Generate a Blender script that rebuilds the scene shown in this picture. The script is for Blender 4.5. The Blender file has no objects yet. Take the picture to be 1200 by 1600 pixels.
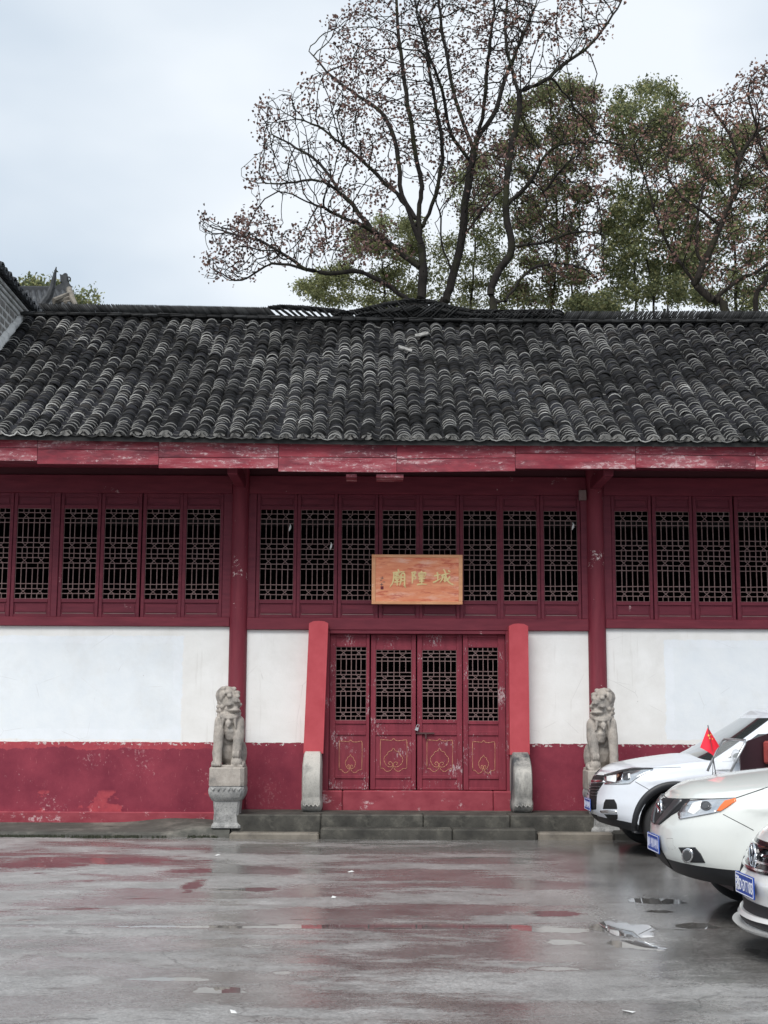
import bpy, bmesh, math, random
import numpy as np
from mathutils import Vector, Matrix
from mathutils.bvhtree import BVHTree

random.seed(7)
RNG = np.random.default_rng(11)
SC = bpy.context.scene
COL = SC.collection
PI = math.pi

# ------------------------------------------------------------------ camera, sky, sun, exposure
F_PX = 2133.0                                   # focal length in pixels of the 1200 x 1600 photograph
CAM = np.array([0.0, -19.2, 1.65])
GZ = 0.11                                       # level of the yard
PITCH, YAW, ROLL = math.radians(8.58), math.radians(-0.27), math.radians(0.25)
CAM_ROT = Matrix.Rotation(YAW, 3, 'Z') @ Matrix.Rotation(PI / 2 + PITCH, 3, 'X') @ Matrix.Rotation(ROLL, 3, 'Z')
cam = bpy.data.cameras.new('camera')
cam.sensor_fit = 'VERTICAL'; cam.sensor_height = 36.0
cam.lens = F_PX / 1600 * 36.0
cam.clip_start = 0.1; cam.clip_end = 3000
cam_o = bpy.data.objects.new('camera', cam); COL.objects.link(cam_o)
cam_o.matrix_world = Matrix.Translation(Vector(CAM)) @ CAM_ROT.to_4x4()
SC.camera = cam_o
R3 = np.array(CAM_ROT)

SUN_EL, SUN_AZ = math.radians(50), math.radians(22)      # behind the camera, a little to its left
world = bpy.data.worlds.new('World'); SC.world = world; world.use_nodes = True
wn, wl = world.node_tree.nodes, world.node_tree.links
wn.clear()
w_out = wn.new('ShaderNodeOutputWorld'); w_bg = wn.new('ShaderNodeBackground')
sky = wn.new('ShaderNodeTexSky'); sky.sky_type = 'NISHITA'; sky.sun_disc = False
sky.sun_elevation = SUN_EL; sky.sun_rotation = PI + SUN_AZ; sky.dust_density = 3.0
w_tc = wn.new('ShaderNodeTexCoord')
w_map = wn.new('ShaderNodeMapping'); w_map.inputs['Scale'].default_value = (1.0, 1.0, 2.2); w_map.inputs['Rotation'].default_value = (0.3, 0.5, 0.2)
w_no = wn.new('ShaderNodeTexNoise'); w_no.inputs['Scale'].default_value = 1.7; w_no.inputs['Detail'].default_value = 5; w_no.inputs['Roughness'].default_value = 0.45
w_rm = wn.new('ShaderNodeValToRGB')
w_rm.color_ramp.elements[0].position = 0.40; w_rm.color_ramp.elements[0].color = (5.0, 5.9, 6.9, 1)
w_rm.color_ramp.elements[1].position = 0.60; w_rm.color_ramp.elements[1].color = (8.0, 8.5, 9.0, 1)
w_mix = wn.new('ShaderNodeMix'); w_mix.data_type = 'RGBA'; w_mix.inputs[0].default_value = 0.93
wl.new(w_tc.outputs['Generated'], w_map.inputs['Vector']); wl.new(w_map.outputs[0], w_no.inputs['Vector'])
wl.new(w_no.outputs['Fac'], w_rm.inputs['Fac'])
wl.new(sky.outputs[0], w_mix.inputs[6]); wl.new(w_rm.outputs[0], w_mix.inputs[7])
wl.new(w_mix.outputs[2], w_bg.inputs['Color']); w_bg.inputs['Strength'].default_value = 0.060
wl.new(w_bg.outputs[0], w_out.inputs['Surface'])

sun = bpy.data.lights.new('sun', 'SUN'); sun.energy = 1.5; sun.angle = math.radians(35); sun.color = (1.0, 0.97, 0.93)
sun_o = bpy.data.objects.new('sun', sun); COL.objects.link(sun_o)
sun_dir = Vector((-math.sin(SUN_AZ) * math.cos(SUN_EL), -math.cos(SUN_AZ) * math.cos(SUN_EL), math.sin(SUN_EL)))
sun_o.rotation_euler = sun_dir.to_track_quat('Z', 'Y').to_euler()
sun_o.location = (-8, -30, 30)
SC.view_settings.view_transform = 'Standard'; SC.view_settings.look = 'None'
SC.view_settings.gamma = 1.0; SC.view_settings.exposure = 1.0
SC.cycles.use_denoising = True; SC.cycles.use_adaptive_sampling = True; SC.cycles.adaptive_threshold = 0.02
SC.cycles.max_bounces = 4; SC.cycles.diffuse_bounces = 3; SC.cycles.glossy_bounces = 3


def ray(px, py):
    d = R3 @ np.array([(px - 600) / F_PX, -(py - 800) / F_PX, -1.0])
    return d / np.linalg.norm(d)


def at(px, py, Y):
    """the point of the vertical plane y = Y that was measured at this pixel of the photograph"""
    d = ray(px, py)
    return CAM + d * ((Y - CAM[1]) / d[1])


def atg(px, py, Z=GZ):
    d = ray(px, py)
    return CAM + d * ((Z - CAM[2]) / d[2])


# ------------------------------------------------------------------ materials
class NT:
    def __init__(s, name):
        s.m = bpy.data.materials.new(name); s.m.use_nodes = True
        s.t = s.m.node_tree; s.n = s.t.nodes; s.l = s.t.links
        s.b = s.n['Principled BSDF']
        s.tc = s.n.new('ShaderNodeTexCoord')

    def _in(s, sock, v):
        if v is None: return
        if hasattr(v, 'is_linked'): s.l.new(v, sock)
        elif isinstance(v, (tuple, list)) and len(v) == 3 and sock.type == 'RGBA': sock.default_value = (*v, 1)
        else: sock.default_value = v

    def vec(s, scale=(1, 1, 1), loc=(0, 0, 0), rot=(0, 0, 0), src='Object'):
        m = s.n.new('ShaderNodeMapping'); s.l.new(s.tc.outputs[src], m.inputs[0])
        m.inputs['Scale'].default_value = scale; m.inputs['Location'].default_value = loc; m.inputs['Rotation'].default_value = rot
        return m.outputs[0]

    def noise(s, scale, detail=4, rough=0.55, vec=None, dist=0.0, out='Fac'):
        t = s.n.new('ShaderNodeTexNoise'); t.inputs['Scale'].default_value = scale
        t.inputs['Detail'].default_value = detail; t.inputs['Roughness'].default_value = rough; t.inputs['Distortion'].default_value = dist
        s.l.new(vec if vec is not None else s.tc.outputs['Object'], t.inputs['Vector'])
        return t.outputs[out]

    def voro(s, scale, vec=None, feat='F1', out='Distance'):
        t = s.n.new('ShaderNodeTexVoronoi'); t.inputs['Scale'].default_value = scale; t.feature = feat
        s.l.new(vec if vec is not None else s.tc.outputs['Object'], t.inputs['Vector'])
        return t.outputs[out]

    def ramp(s, f, *st):
        r = s.n.new('ShaderNodeValToRGB'); s._in(r.inputs[0], f); e = r.color_ramp.elements
        while len(e) < len(st): e.new(0.5)
        for k, (p, c) in enumerate(st):
            e[k].position = p
            e[k].color = (c, c, c, 1) if isinstance(c, (int, float)) else (*c, 1)
        return r.outputs[0]

    def mix(s, f, a, b, mode='MIX'):
        m = s.n.new('ShaderNodeMix'); m.data_type = 'RGBA'; m.blend_type = mode
        s._in(m.inputs[0], f); s._in(m.inputs[6], a); s._in(m.inputs[7], b)
        return m.outputs[2]

    def math(s, op, a, b=0.0, c=None, clamp=False):
        m = s.n.new('ShaderNodeMath'); m.operation = op; m.use_clamp = clamp
        s._in(m.inputs[0], a); s._in(m.inputs[1], b)
        if c is not None: s._in(m.inputs[2], c)
        return m.outputs[0]

    def sep(s, src=None):
        x = s.n.new('ShaderNodeSeparateXYZ'); s.l.new(src if src is not None else s.tc.outputs['Object'], x.inputs[0])
        return x.outputs

    def mapr(s, v, a, b, c=0.0, d=1.0):
        m = s.n.new('ShaderNodeMapRange'); s._in(m.inputs[0], v)
        for k, q in enumerate((a, b, c, d)): m.inputs[k + 1].default_value = q
        return m.outputs[0]

    def attr(s, name):
        a = s.n.new('ShaderNodeAttribute'); a.attribute_name = name
        return a.outputs['Color']

    def bump(s, h, strength=0.3, dist=0.02):
        b = s.n.new('ShaderNodeBump'); b.inputs['Strength'].default_value = strength; b.inputs['Distance'].default_value = dist
        s._in(b.inputs['Height'], h); s.l.new(b.outputs[0], s.b.inputs['Normal'])

    def done(s, color=None, rough=None, metal=None, spec=None, coat=None):
        s._in(s.b.inputs['Base Color'], color); s._in(s.b.inputs['Roughness'], rough)
        s._in(s.b.inputs['Metallic'], metal); s._in(s.b.inputs['Specular IOR Level'], spec)
        if coat is not None:
            s.b.inputs['Coat Weight'].default_value = coat; s.b.inputs['Coat Roughness'].default_value = 0.03
        return s.m


def simple(name, color, rough=0.5, metal=0.0, var=0.12, scale=12.0, bump=0.0, spec=0.5, coat=None):
    t = NT(name)
    n = t.noise(scale, 4)
    c = t.mix(n, tuple(v * (1 - var) for v in color), tuple(min(1, v * (1 + var)) for v in color))
    if bump: t.bump(t.noise(scale * 4, 5), bump, 0.01)
    return t.done(c, rough, metal, spec, coat)


def red_wood(name, c0, c1, wear, wear_col=(0.42, 0.30, 0.30), grain=(1.2, 8, 8), rough=0.6, wear_scale=3.0, fine=(9, (0.7, 1, 1.0), 0.45)):
    """old red lacquer with faded streaks along the grain and flaked-off pale spots; every piece has its own pattern"""
    t = NT(name)
    oi = t.n.new('ShaderNodeObjectInfo'); cx_ = t.n.new('ShaderNodeCombineXYZ'); va = t.n.new('ShaderNodeVectorMath'); va.operation = 'ADD'
    rr = t.math('MULTIPLY', oi.outputs['Random'], 37.0)
    for k in range(3): t.l.new(rr, cx_.inputs[k])
    t.l.new(t.tc.outputs['Object'], va.inputs[0]); t.l.new(cx_.outputs[0], va.inputs[1])

    class _T:
        outputs = {'Object': va.outputs[0]}
    t.tc = _T
    g = t.noise(2.0, 6, 0.6, t.vec(grain))
    c = t.mix(t.ramp(g, (0.3, 0.0), (0.75, 1.0)), c0, c1)
    tone = t.mapr(oi.outputs['Random'], 0, 1, 0.82, 1.18)
    c = t.mix(1.0, c, t.ramp(tone, (0.0, 0.0), (1.0, 1.0)), 'MULTIPLY') if False else c
    big = t.noise(wear_scale, 3, 0.5)
    fl = t.noise(wear_scale * fine[0], 8, 0.75, t.vec(fine[1]))
    wm = t.math('ADD', t.math('MULTIPLY', big, 1 - fine[2]), t.math('MULTIPLY', fl, fine[2]))
    m = t.ramp(wm, (wear, 0.0), (wear + 0.035, 1.0))
    c = t.mix(m, c, t.mix(t.noise(30), wear_col, tuple(v * 1.5 for v in wear_col)))
    t.bump(t.math('SUBTRACT', g, t.math('MULTIPLY', m, 0.8)), 0.25, 0.006)
    return t.done(c, rough, spec=0.35)


M = {}


def fascia_material():
    t = NT('weathered red eave board')
    oi = t.n.new('ShaderNodeObjectInfo'); cx_ = t.n.new('ShaderNodeCombineXYZ'); va = t.n.new('ShaderNodeVectorMath'); va.operation = 'ADD'
    rr = t.math('MULTIPLY', oi.outputs['Random'], 41.0)
    for k in range(3): t.l.new(rr, cx_.inputs[k])
    t.l.new(t.tc.outputs['Object'], va.inputs[0]); t.l.new(cx_.outputs[0], va.inputs[1])

    class _T:
        outputs = {'Object': va.outputs[0]}
    t.tc = _T
    c = t.mix(t.ramp(t.noise(1.6, 6, 0.65, t.vec((0.8, 2, 3))), (0.32, 0), (0.68, 1)), (0.19, 0.020, 0.036), (0.36, 0.062, 0.080))
    fade = t.noise(2.4, 7, 0.75, t.vec((0.45, 2, 2.6)))
    c = t.mix(t.ramp(fade, (0.46, 0), (0.62, 0.8)), c, (0.42, 0.16, 0.18))
    grime = t.ramp(t.noise(1.5, 7, 0.72, t.vec((0.7, 2, 2.2), (5, 1, 2))), (0.48, 0), (0.64, 0.9))
    c = t.mix(grime, c, (0.10, 0.026, 0.038))
    sp = t.math('ADD', t.math('MULTIPLY', fade, 0.5), t.math('MULTIPLY', t.noise(26, 6, 0.75, t.vec((0.6, 1, 1.2))), 0.5))
    fl = t.ramp(sp, (0.545, 0), (0.585, 0.85))
    c = t.mix(fl, c, (0.56, 0.40, 0.41))
    t.bump(t.math('SUBTRACT', t.noise(5, 5, 0.6, t.vec((0.5, 4, 6))), fl), 0.3, 0.006)
    return t.done(c, 0.7, spec=0.3)


M['frame'] = red_wood('dark red window timber', (0.105, 0.012, 0.026), (0.165, 0.022, 0.038), 0.66)
M['frame2'] = red_wood('dark red window panel', (0.11, 0.013, 0.027), (0.17, 0.024, 0.04), 0.67)
M['beam'] = red_wood('dark red beam timber', (0.115, 0.012, 0.025), (0.19, 0.026, 0.042), 0.64)
M['door'] = red_wood('worn red door paint', (0.155, 0.018, 0.033), (0.25, 0.036, 0.055), 0.572, (0.34, 0.25, 0.26), (6, 6, 1.0), 0.65, 3.0, (11, (1.5, 1, 0.6), 0.6))
M['column'] = red_wood('column red lacquer', (0.13, 0.013, 0.026), (0.21, 0.028, 0.044), 0.62, (0.6, 0.5, 0.48), (5, 5, 0.6))
M['fascia'] = fascia_material()
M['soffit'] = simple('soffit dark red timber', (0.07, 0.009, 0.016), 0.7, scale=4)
M['pier'] = red_wood('fresh red plaster', (0.40, 0.050, 0.064), (0.50, 0.082, 0.098), 0.72, (0.6, 0.3, 0.3), (2, 2, 2), 0.7)
M['threshold'] = red_wood('worn red threshold stone', (0.22, 0.026, 0.042), (0.34, 0.064, 0.082), 0.575, (0.40, 0.25, 0.26), (2, 2, 3), 0.7, 4.0)
M['lattice'] = red_wood('weathered lattice wood', (0.15, 0.09, 0.085), (0.23, 0.155, 0.15), 0.7, (0.3, 0.2, 0.18), (4, 4, 4), 0.7)
M['dark'] = simple('hall interior gloom black', (0.006, 0.006, 0.008), 0.9, spec=0.1)  # gloom behind the lattices put into the colour of walls, floor and ceiling
M['gold'] = simple('faded gold paint', (0.50, 0.25, 0.14), 0.6, scale=14, var=0.55)
M['gold_letter'] = simple('gold leaf lettering', (0.85, 0.66, 0.32), 0.42, 0.2, scale=30, var=0.2)
M['steel'] = simple('brushed steel', (0.6, 0.6, 0.6), 0.3, 0.9)
M['iron'] = simple('dark iron', (0.10, 0.05, 0.05), 0.55, 0.4)


def wall_material():
    t = NT('painted plaster wall')
    x, y, z = t.sep()
    edge = t.math('ADD', z, t.math('MULTIPLY', t.math('SUBTRACT', t.noise(7, 6, 0.7), 0.5), 0.045))
    lo = t.math('LESS_THAN', edge, 1.305)
    # white lime wash and the cooler repainted rectangles
    w = t.mix(t.ramp(t.noise(2.2, 6, 0.6), (0.3, 0), (0.7, 1)), (0.76, 0.75, 0.725), (0.84, 0.835, 0.82))
    streak = t.ramp(t.noise(3.0, 4, 0.6, t.vec((5, 5, 0.35))), (0.60, 0.0), (0.80, 0.5))
    w = t.mix(streak, w, (0.52, 0.49, 0.45))
    nx = t.math('MULTIPLY', t.math('SUBTRACT', t.noise(5, 5, 0.7), 0.5), 0.16)
    xx, zz = t.math('ADD', x, nx), t.math('ADD', z, t.math('MULTIPLY', nx, 0.6))

    def rect(x0, x1, z0, z1, soft=0.02):
        a = t.math('MULTIPLY', t.mapr(xx, x0, x0 + soft), t.mapr(xx, x1, x1 + soft, 1.0, 0.0))
        b = t.math('MULTIPLY', t.mapr(zz, z0, z0 + soft), t.mapr(zz, z1, z1 + soft, 1.0, 0.0))
        return t.math('MULTIPLY', a, b)
    cool = t.mix(t.ramp(t.noise(3.5, 5, 0.6), (0.3, 0), (0.7, 1)), (0.745, 0.785, 0.82), (0.80, 0.83, 0.85))
    r1 = t.math('MAXIMUM', rect(-7.5, -2.72, 1.33, 2.76), rect(4.02, 9.0, 1.36, 2.74))
    w = t.mix(r1, w, cool)
    r2 = t.math('MAXIMUM', t.math('SUBTRACT', rect(-7.5, -2.86, 1.47, 2.66), 0.0), rect(4.14, 9.0, 1.47, 2.64))
    w = t.mix(t.math('MULTIPLY', t.math('MULTIPLY', t.math('SUBTRACT', r1, r2, clamp=True), 0.7), t.ramp(t.noise(4, 5, 0.7), (0.4, 0.2), (0.6, 1.0))), w, (0.82, 0.85, 0.89))
    gr_ = t.ramp(t.noise(1.1, 7, 0.7, t.vec((1, 1, 0.8), (8, 0, 3))), (0.50, 0), (0.72, 0.30))
    w = t.mix(gr_, w, (0.55, 0.53, 0.50))
    hc = t.math('MULTIPLY', t.mapr(t.voro(1.1, t.vec((1, 1, 1.3)), 'DISTANCE_TO_EDGE'), 0.0008, 0.004, 1.0, 0.0), t.ramp(t.noise(1.7, 4), (0.52, 0), (0.58, 0.45)))
    w = t.mix(hc, w, (0.42, 0.40, 0.38))
    spots = t.ramp(t.noise(26, 3, 0.6, t.vec((1, 1, 0.7))), (0.735, 0.0), (0.76, 0.8))
    w = t.mix(spots, w, (0.36, 0.34, 0.33))
    # red dado: dull crimson, brighter repaired strips and scratches
    r = t.mix(t.ramp(t.noise(1.8, 6, 0.65), (0.3, 0), (0.7, 1)), (0.16, 0.018, 0.038), (0.28, 0.042, 0.066))
    e2 = t.math('ADD', z, t.math('MULTIPLY', t.math('SUBTRACT', t.noise(2.6, 5, 0.75, t.vec((1, 1, 1), (4, 0, 2))), 0.5), 0.24))
    top = t.math('MULTIPLY', t.math('GREATER_THAN', e2, 1.215), t.mapr(x, -2.6, -2.1, 1.0, 0.0))
    low = t.math('MULTIPLY', t.ramp(t.noise(1.1, 5, 0.6, t.vec((1, 1, 1.8), (1.3, 0, 0))), (0.56, 0), (0.575, 1)), t.mapr(z, 0.62, 0.66, 1.0, 0.0))
    low = t.math('MULTIPLY', low, t.mapr(x, -2.6, -2.1, 1.0, 0.0))
    r = t.mix(t.math('MULTIPLY', t.math('MAXIMUM', top, low), t.ramp(t.noise(9, 5, 0.7), (0.3, 0.45), (0.6, 1.0))), r, (0.40, 0.060, 0.075))
    sc = t.ramp(t.noise(6, 5, 0.75, t.vec((6, 6, 0.9), (3, 0, 0), (0, 0.25, 0))), (0.62, 0.0), (0.67, 0.65))
    sc2 = t.ramp(t.math('ADD', t.math('MULTIPLY', t.noise(20, 6, 0.78), 0.65), t.math('MULTIPLY', t.noise(1.6, 3, 0.5, t.vec((1, 1, 1), (6, 2, 4))), 0.35)), (0.585, 0.0), (0.615, 0.85))
    r = t.mix(t.math('MULTIPLY', sc, t.mapr(x, -1.9, 1.9, 1.0, 0.25)), r, (0.50, 0.17, 0.18))
    r = t.mix(t.math('MULTIPLY', t.math('MULTIPLY', sc2, t.mapr(z, 0.3, 1.1, 1.0, 0.55)), t.mapr(x, -2.2, -1.8, 1.0, 0.25)), r, (0.58, 0.36, 0.37))
    chips = t.math('MULTIPLY', t.ramp(t.noise(16, 6, 0.7), (0.55, 0), (0.58, 1)), t.mapr(t.math('ABSOLUTE', t.math('SUBTRACT', z, 1.285)), 0.0, 0.05, 1.0, 0.0))
    r = t.mix(t.math('MULTIPLY', t.math('GREATER_THAN', chips, 0.55), 0.85), r, (0.62, 0.58, 0.56))
    c = t.mix(lo, w, r)
    t.bump(t.math('ADD', t.noise(9, 6, 0.6), t.math('MULTIPLY', t.noise(70, 3), 0.25)), 0.30, 0.012)
    return t.done(c, 0.75, spec=0.3)


M['wall'] = wall_material()


def stone_material(name, c0, c1, c2, speck=0.0, scale=6.0, streak=False):
    t = NT(name)
    n = t.noise(scale, 7, 0.65)
    c = t.mix(t.ramp(n, (0.3, 0), (0.7, 1)), c0, c1)
    s = t.ramp(t.noise(scale * 0.6, 6, 0.7, t.vec((1, 1, 0.4 if streak else 1), (5, 3, 1))), (0.44 if streak else 0.5, 0), (0.60 if streak else 0.68, 1))
    c = t.mix(s, c, c2)
    if speck:
        c = t.mix(t.ramp(t.noise(55, 4, 0.8, t.vec((1, 1, 0.7))), (0.57, 0), (0.62, speck)), c, tuple(v * 0.25 for v in c0))
    t.bump(t.math('ADD', t.noise(24, 6, 0.7), t.math('MULTIPLY', t.noise(90, 3), 0.5)), 0.4, 0.01)
    return t.done(c, 0.8, spec=0.3)


M['lion'] = stone_material('carved warm grey stone', (0.30, 0.265, 0.235), (0.46, 0.42, 0.375), (0.20, 0.185, 0.17), 0.25, 7)
M['pedestal'] = stone_material('pitted pale grey stone', (0.26, 0.26, 0.255), (0.40, 0.395, 0.38), (0.17, 0.17, 0.168), 0.85, 8)
M['doorstone'] = stone_material('stained door stone', (0.38, 0.365, 0.335), (0.52, 0.50, 0.46), (0.07, 0.075, 0.08), 0.4, 2.2, True)
M['step'] = stone_material('dark wet step stone', (0.032, 0.031, 0.028), (0.085, 0.081, 0.070), (0.15, 0.142, 0.12), 0.3, 4)
M['step_pale'] = stone_material('pale worn step stone', (0.14, 0.125, 0.105), (0.24, 0.215, 0.18), (0.07, 0.065, 0.06), 0.2, 5)
M['kerb'] = stone_material('wet mossy kerb concrete', (0.050, 0.050, 0.044), (0.10, 0.098, 0.086), (0.19, 0.178, 0.155), 0.1, 3)
M['mortar'] = stone_material('white lime mortar', (0.52, 0.52, 0.50), (0.68, 0.67, 0.65), (0.36, 0.36, 0.35), 0.0, 5)
M['brick'] = stone_material('grey brick', (0.17, 0.165, 0.155), (0.28, 0.265, 0.245), (0.33, 0.27, 0.24), 0.2, 4)
M['roof_far'] = stone_material('far grey roof tile', (0.030, 0.033, 0.037), (0.062, 0.066, 0.072), (0.10, 0.105, 0.11), 0.0, 3)
M['moss'] = simple('dark green moss', (0.022, 0.026, 0.013), 0.9, var=0.5, scale=40)
M['litter'] = simple('pale paper scraps', (0.7, 0.7, 0.68), 0.7)


def tile_material():
    t = NT('weathered grey clay tile')
    a = t.attr('Col')
    n = t.noise(26, 6, 0.7)
    c = t.mix(1.0, a, t.ramp(n, (0.25, 0.55), (0.75, 1.45)), 'MULTIPLY')
    li = t.ramp(t.noise(9, 6, 0.75), (0.64, 0.0), (0.72, 0.4))
    c = t.mix(li, c, (0.06, 0.064, 0.05))
    t.bump(n, 0.25, 0.006)
    return t.done(c, 0.78, spec=0.22)


M['tile'] = tile_material()
M['deck'] = simple('dark roof bedding', (0.02, 0.02, 0.02), 0.9)
M['cap'] = stone_material('lime mortar plug', (0.10, 0.10, 0.095), (0.36, 0.35, 0.33), (0.62, 0.60, 0.57), 0.4, 9)


def ground_material(puddles):
    t = NT('wet concrete yard')
    x, y, z = t.sep()
    base = t.mix(t.ramp(t.noise(1.6, 8, 0.72), (0.32, 0), (0.68, 1)), (0.20, 0.194, 0.187), (0.37, 0.362, 0.352))
    grit = t.noise(60, 5, 0.85)
    base = t.mix(0.9, base, t.ramp(grit, (0.30, 0.25), (0.70, 1.75)), 'MULTIPLY')
    stain = t.ramp(t.noise(6, 7, 0.75, t.vec((0.7, 1.2, 1), (3, 8, 0))), (0.55, 0), (0.66, 0.6))
    base = t.mix(stain, base, (0.13, 0.12, 0.112))
    # where the film of water is thicker the concrete is darker and shinier
    wm = t.noise(0.9, 8, 0.68, t.vec((0.55, 1.25, 1), (2.1, 0.4, 0)))
    film = t.ramp(wm, (0.44, 0.0), (0.53, 0.75), (0.62, 1.0))
    mid = t.math('MULTIPLY', t.mapr(y, -12.6, -9.6, 0.0, 0.30), t.mapr(t.math('ABSOLUTE', t.math('SUBTRACT', x, 0.6)), 0.5, 3.0, 1.0, 0.2))
    near_cars = t.math('MULTIPLY', t.mapr(x, 1.1, 2.4), t.mapr(y, -11.2, -10.4))
    film = t.math('ADD', t.math('MAXIMUM', film, t.math('MULTIPLY', near_cars, 0.9)), mid, clamp=True)
    # standing water
    wx = t.math('MULTIPLY', t.math('SUBTRACT', t.noise(3.2, 6, 0.7, t.vec((0.8, 1, 1))), 0.5), 2.6)
    wy = t.math('MULTIPLY', t.math('SUBTRACT', t.noise(4.0, 6, 0.7, t.vec((0.8, 1, 1), (9, 4, 0))), 0.5), 2.6)
    pm = None
    for (cx, cy, rx, ry) in puddles:
        ex = t.math('ADD', t.math('MULTIPLY_ADD', x, 1 / rx, -cx / rx), wx)
        ey = t.math('ADD', t.math('MULTIPLY_ADD', y, 1 / ry, -cy / ry), wy)
        d = t.math('MULTIPLY_ADD', ex, ex, t.math('MULTIPLY', ey, ey))
        pm = d if pm is None else t.math('MINIMUM', pm, d)
    pud = t.mapr(pm, 0.80, 1.0, 1.0, 0.0)
    damp = t.mapr(pm, 1.0, 2.6, 1.0, 0.0)
    sp = t.ramp(t.noise(2.4, 8, 0.7, t.vec((0.35, 1.3, 1), (1, 2, 0))), (0.615, 0.0), (0.64, 1.0))
    pud = t.math('MAXIMUM', pud, t.math('MULTIPLY', sp, t.mapr(y, -11.5, -9.5, 0.25, 1.0)))
    film = t.math('MAXIMUM', film, damp)
    # the construction joint and hairline cracks
    jy = t.math('ADD', t.math('ABSOLUTE', t.math('ADD', y, 8.64)), t.math('MULTIPLY', t.math('SUBTRACT', t.noise(1.5, 4), 0.5), 0.10))
    joint = t.mapr(jy, 0.010, 0.030, 1.0, 0.0)
    vc = t.n.new('ShaderNodeTexVoronoi'); vc.feature = 'DISTANCE_TO_EDGE'; vc.inputs['Scale'].default_value = 0.33
    wv = t.n.new('ShaderNodeVectorMath'); wv.operation = 'ADD'; t.l.new(t.tc.outputs['Object'], wv.inputs[0])
    nz = t.n.new('ShaderNodeTexNoise'); nz.inputs['Scale'].default_value = 1.3; nz.inputs['Detail'].default_value = 5; t.l.new(t.tc.outputs['Object'], nz.inputs['Vector'])
    t.l.new(nz.outputs['Color'], wv.inputs[1]); t.l.new(wv.outputs[0], vc.inputs['Vector'])
    crack = t.math('MULTIPLY', t.mapr(vc.outputs['Distance'], 0.0012, 0.0035, 1.0, 0.0), 0.7)
    joint = t.math('MAXIMUM', joint, crack)
    wetd = t.math('MAXIMUM', t.math('MULTIPLY', film, 0.62), t.math('MULTIPLY', pud, 0.75))
    c = t.mix(wetd, base, t.mix(1.0, base, (0.30, 0.285, 0.275), 'MULTIPLY'))
    c = t.mix(t.math('MULTIPLY', joint, 0.6), c, (0.04, 0.038, 0.035))
    t.l.new(c, t.b.inputs['Base Color'])
    rg = t.math('ADD', t.mapr(film, 0, 1, 0.50, 0.17), t.math('MULTIPLY', t.math('SUBTRACT', t.noise(30, 5, 0.7), 0.5), 0.22))
    rg = t.math('MULTIPLY', rg, t.mapr(pud, 0, 1, 1.0, 0.05), clamp=True)
    t.l.new(rg, t.b.inputs['Roughness'])
    t.b.inputs['Specular IOR Level'].default_value = 0.6
    h = t.math('ADD', t.math('MULTIPLY', grit, 0.6), t.noise(16, 6, 0.65))
    h = t.math('MULTIPLY', h, t.math('MULTIPLY', t.math('SUBTRACT', 1.0, pud), t.mapr(film, 0, 1, 1.0, 0.40)))
    t.bump(h, 0.30, 0.008)
    return t.m


def car_paint(name, c):
    t = NT(name)
    n = t.noise(3, 4)
    dirt = t.ramp(t.noise(12, 6, 0.7), (0.55, 0), (0.85, 0.12))
    col = t.mix(dirt, t.mix(n, c, tuple(v * 0.97 for v in c)), (0.35, 0.33, 0.30))
    return t.done(col, 0.32, spec=0.5, coat=0.9)


M['paint_white'] = car_paint('white car paint', (0.68, 0.71, 0.76))
M['paint_pearl'] = car_paint('pearl white car paint', (0.68, 0.70, 0.67))
M['paint_sedan'] = car_paint('warm white car paint', (0.70, 0.70, 0.69))
M['plastic'] = simple('black car plastic', (0.014, 0.015, 0.018), 0.5, scale=60)
M['gloss_black'] = simple('gloss black trim', (0.008, 0.008, 0.01), 0.12)
M['mesh_black'] = simple('grille black', (0.006, 0.006, 0.007), 0.6)
M['chrome'] = simple('chrome trim', (0.75, 0.76, 0.78), 0.12, 1.0, var=0.05)
M['gunmetal'] = simple('smoked chrome', (0.13, 0.13, 0.135), 0.38, 0.8)
M['lamp_silver'] = simple('lamp reflector', (0.62, 0.64, 0.66), 0.15, 0.85, var=0.35, scale=22, coat=1.0)
M['lamp_dark'] = simple('lamp bezel', (0.05, 0.052, 0.056), 0.18, coat=1.0)
M['lamp_white'] = simple('lamp lens', (0.85, 0.87, 0.88), 0.08, coat=1.0)
M['amber'] = simple('amber indicator lens', (0.75, 0.16, 0.03), 0.15, coat=1.0)
M['tyre'] = simple('tyre rubber', (0.022, 0.022, 0.023), 0.75, scale=50, bump=0.2)
M['alloy'] = simple('alloy wheel', (0.50, 0.51, 0.52), 0.3, 0.85)
M['plate_blue'] = simple('blue number plate', (0.010, 0.055, 0.33), 0.4, spec=0.3)
M['plate_white'] = simple('number plate lettering', (0.85, 0.86, 0.88), 0.4)
M['glass'] = simple('tinted car glass', (0.030, 0.038, 0.038), 0.03, var=0.05, spec=0.8, coat=1.0)
M['flag'] = simple('red flag cloth', (0.78, 0.020, 0.045), 0.75)
M['star'] = simple('yellow star print', (0.85, 0.62, 0.12), 0.7)
M['maroon'] = simple('maroon cabin lining', (0.030, 0.008, 0.013), 0.35, var=0.5, scale=6)
M['cushion'] = simple('red flowered cushion', (0.28, 0.04, 0.035), 0.8, var=0.8, scale=14)


def bark(name, c0, c1, c2):
    t = NT(name)
    n = t.noise(9, 6, 0.7, t.vec((1, 1, 0.35)))
    c = t.mix(t.ramp(n, (0.3, 0), (0.7, 1)), c0, c1)
    c = t.mix(t.ramp(t.noise(1.4, 5, 0.6), (0.50, 0), (0.62, 0.7)), c, c2)
    t.bump(n, 0.5, 0.02)
    return t.done(c, 0.9, spec=0.2)


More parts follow.
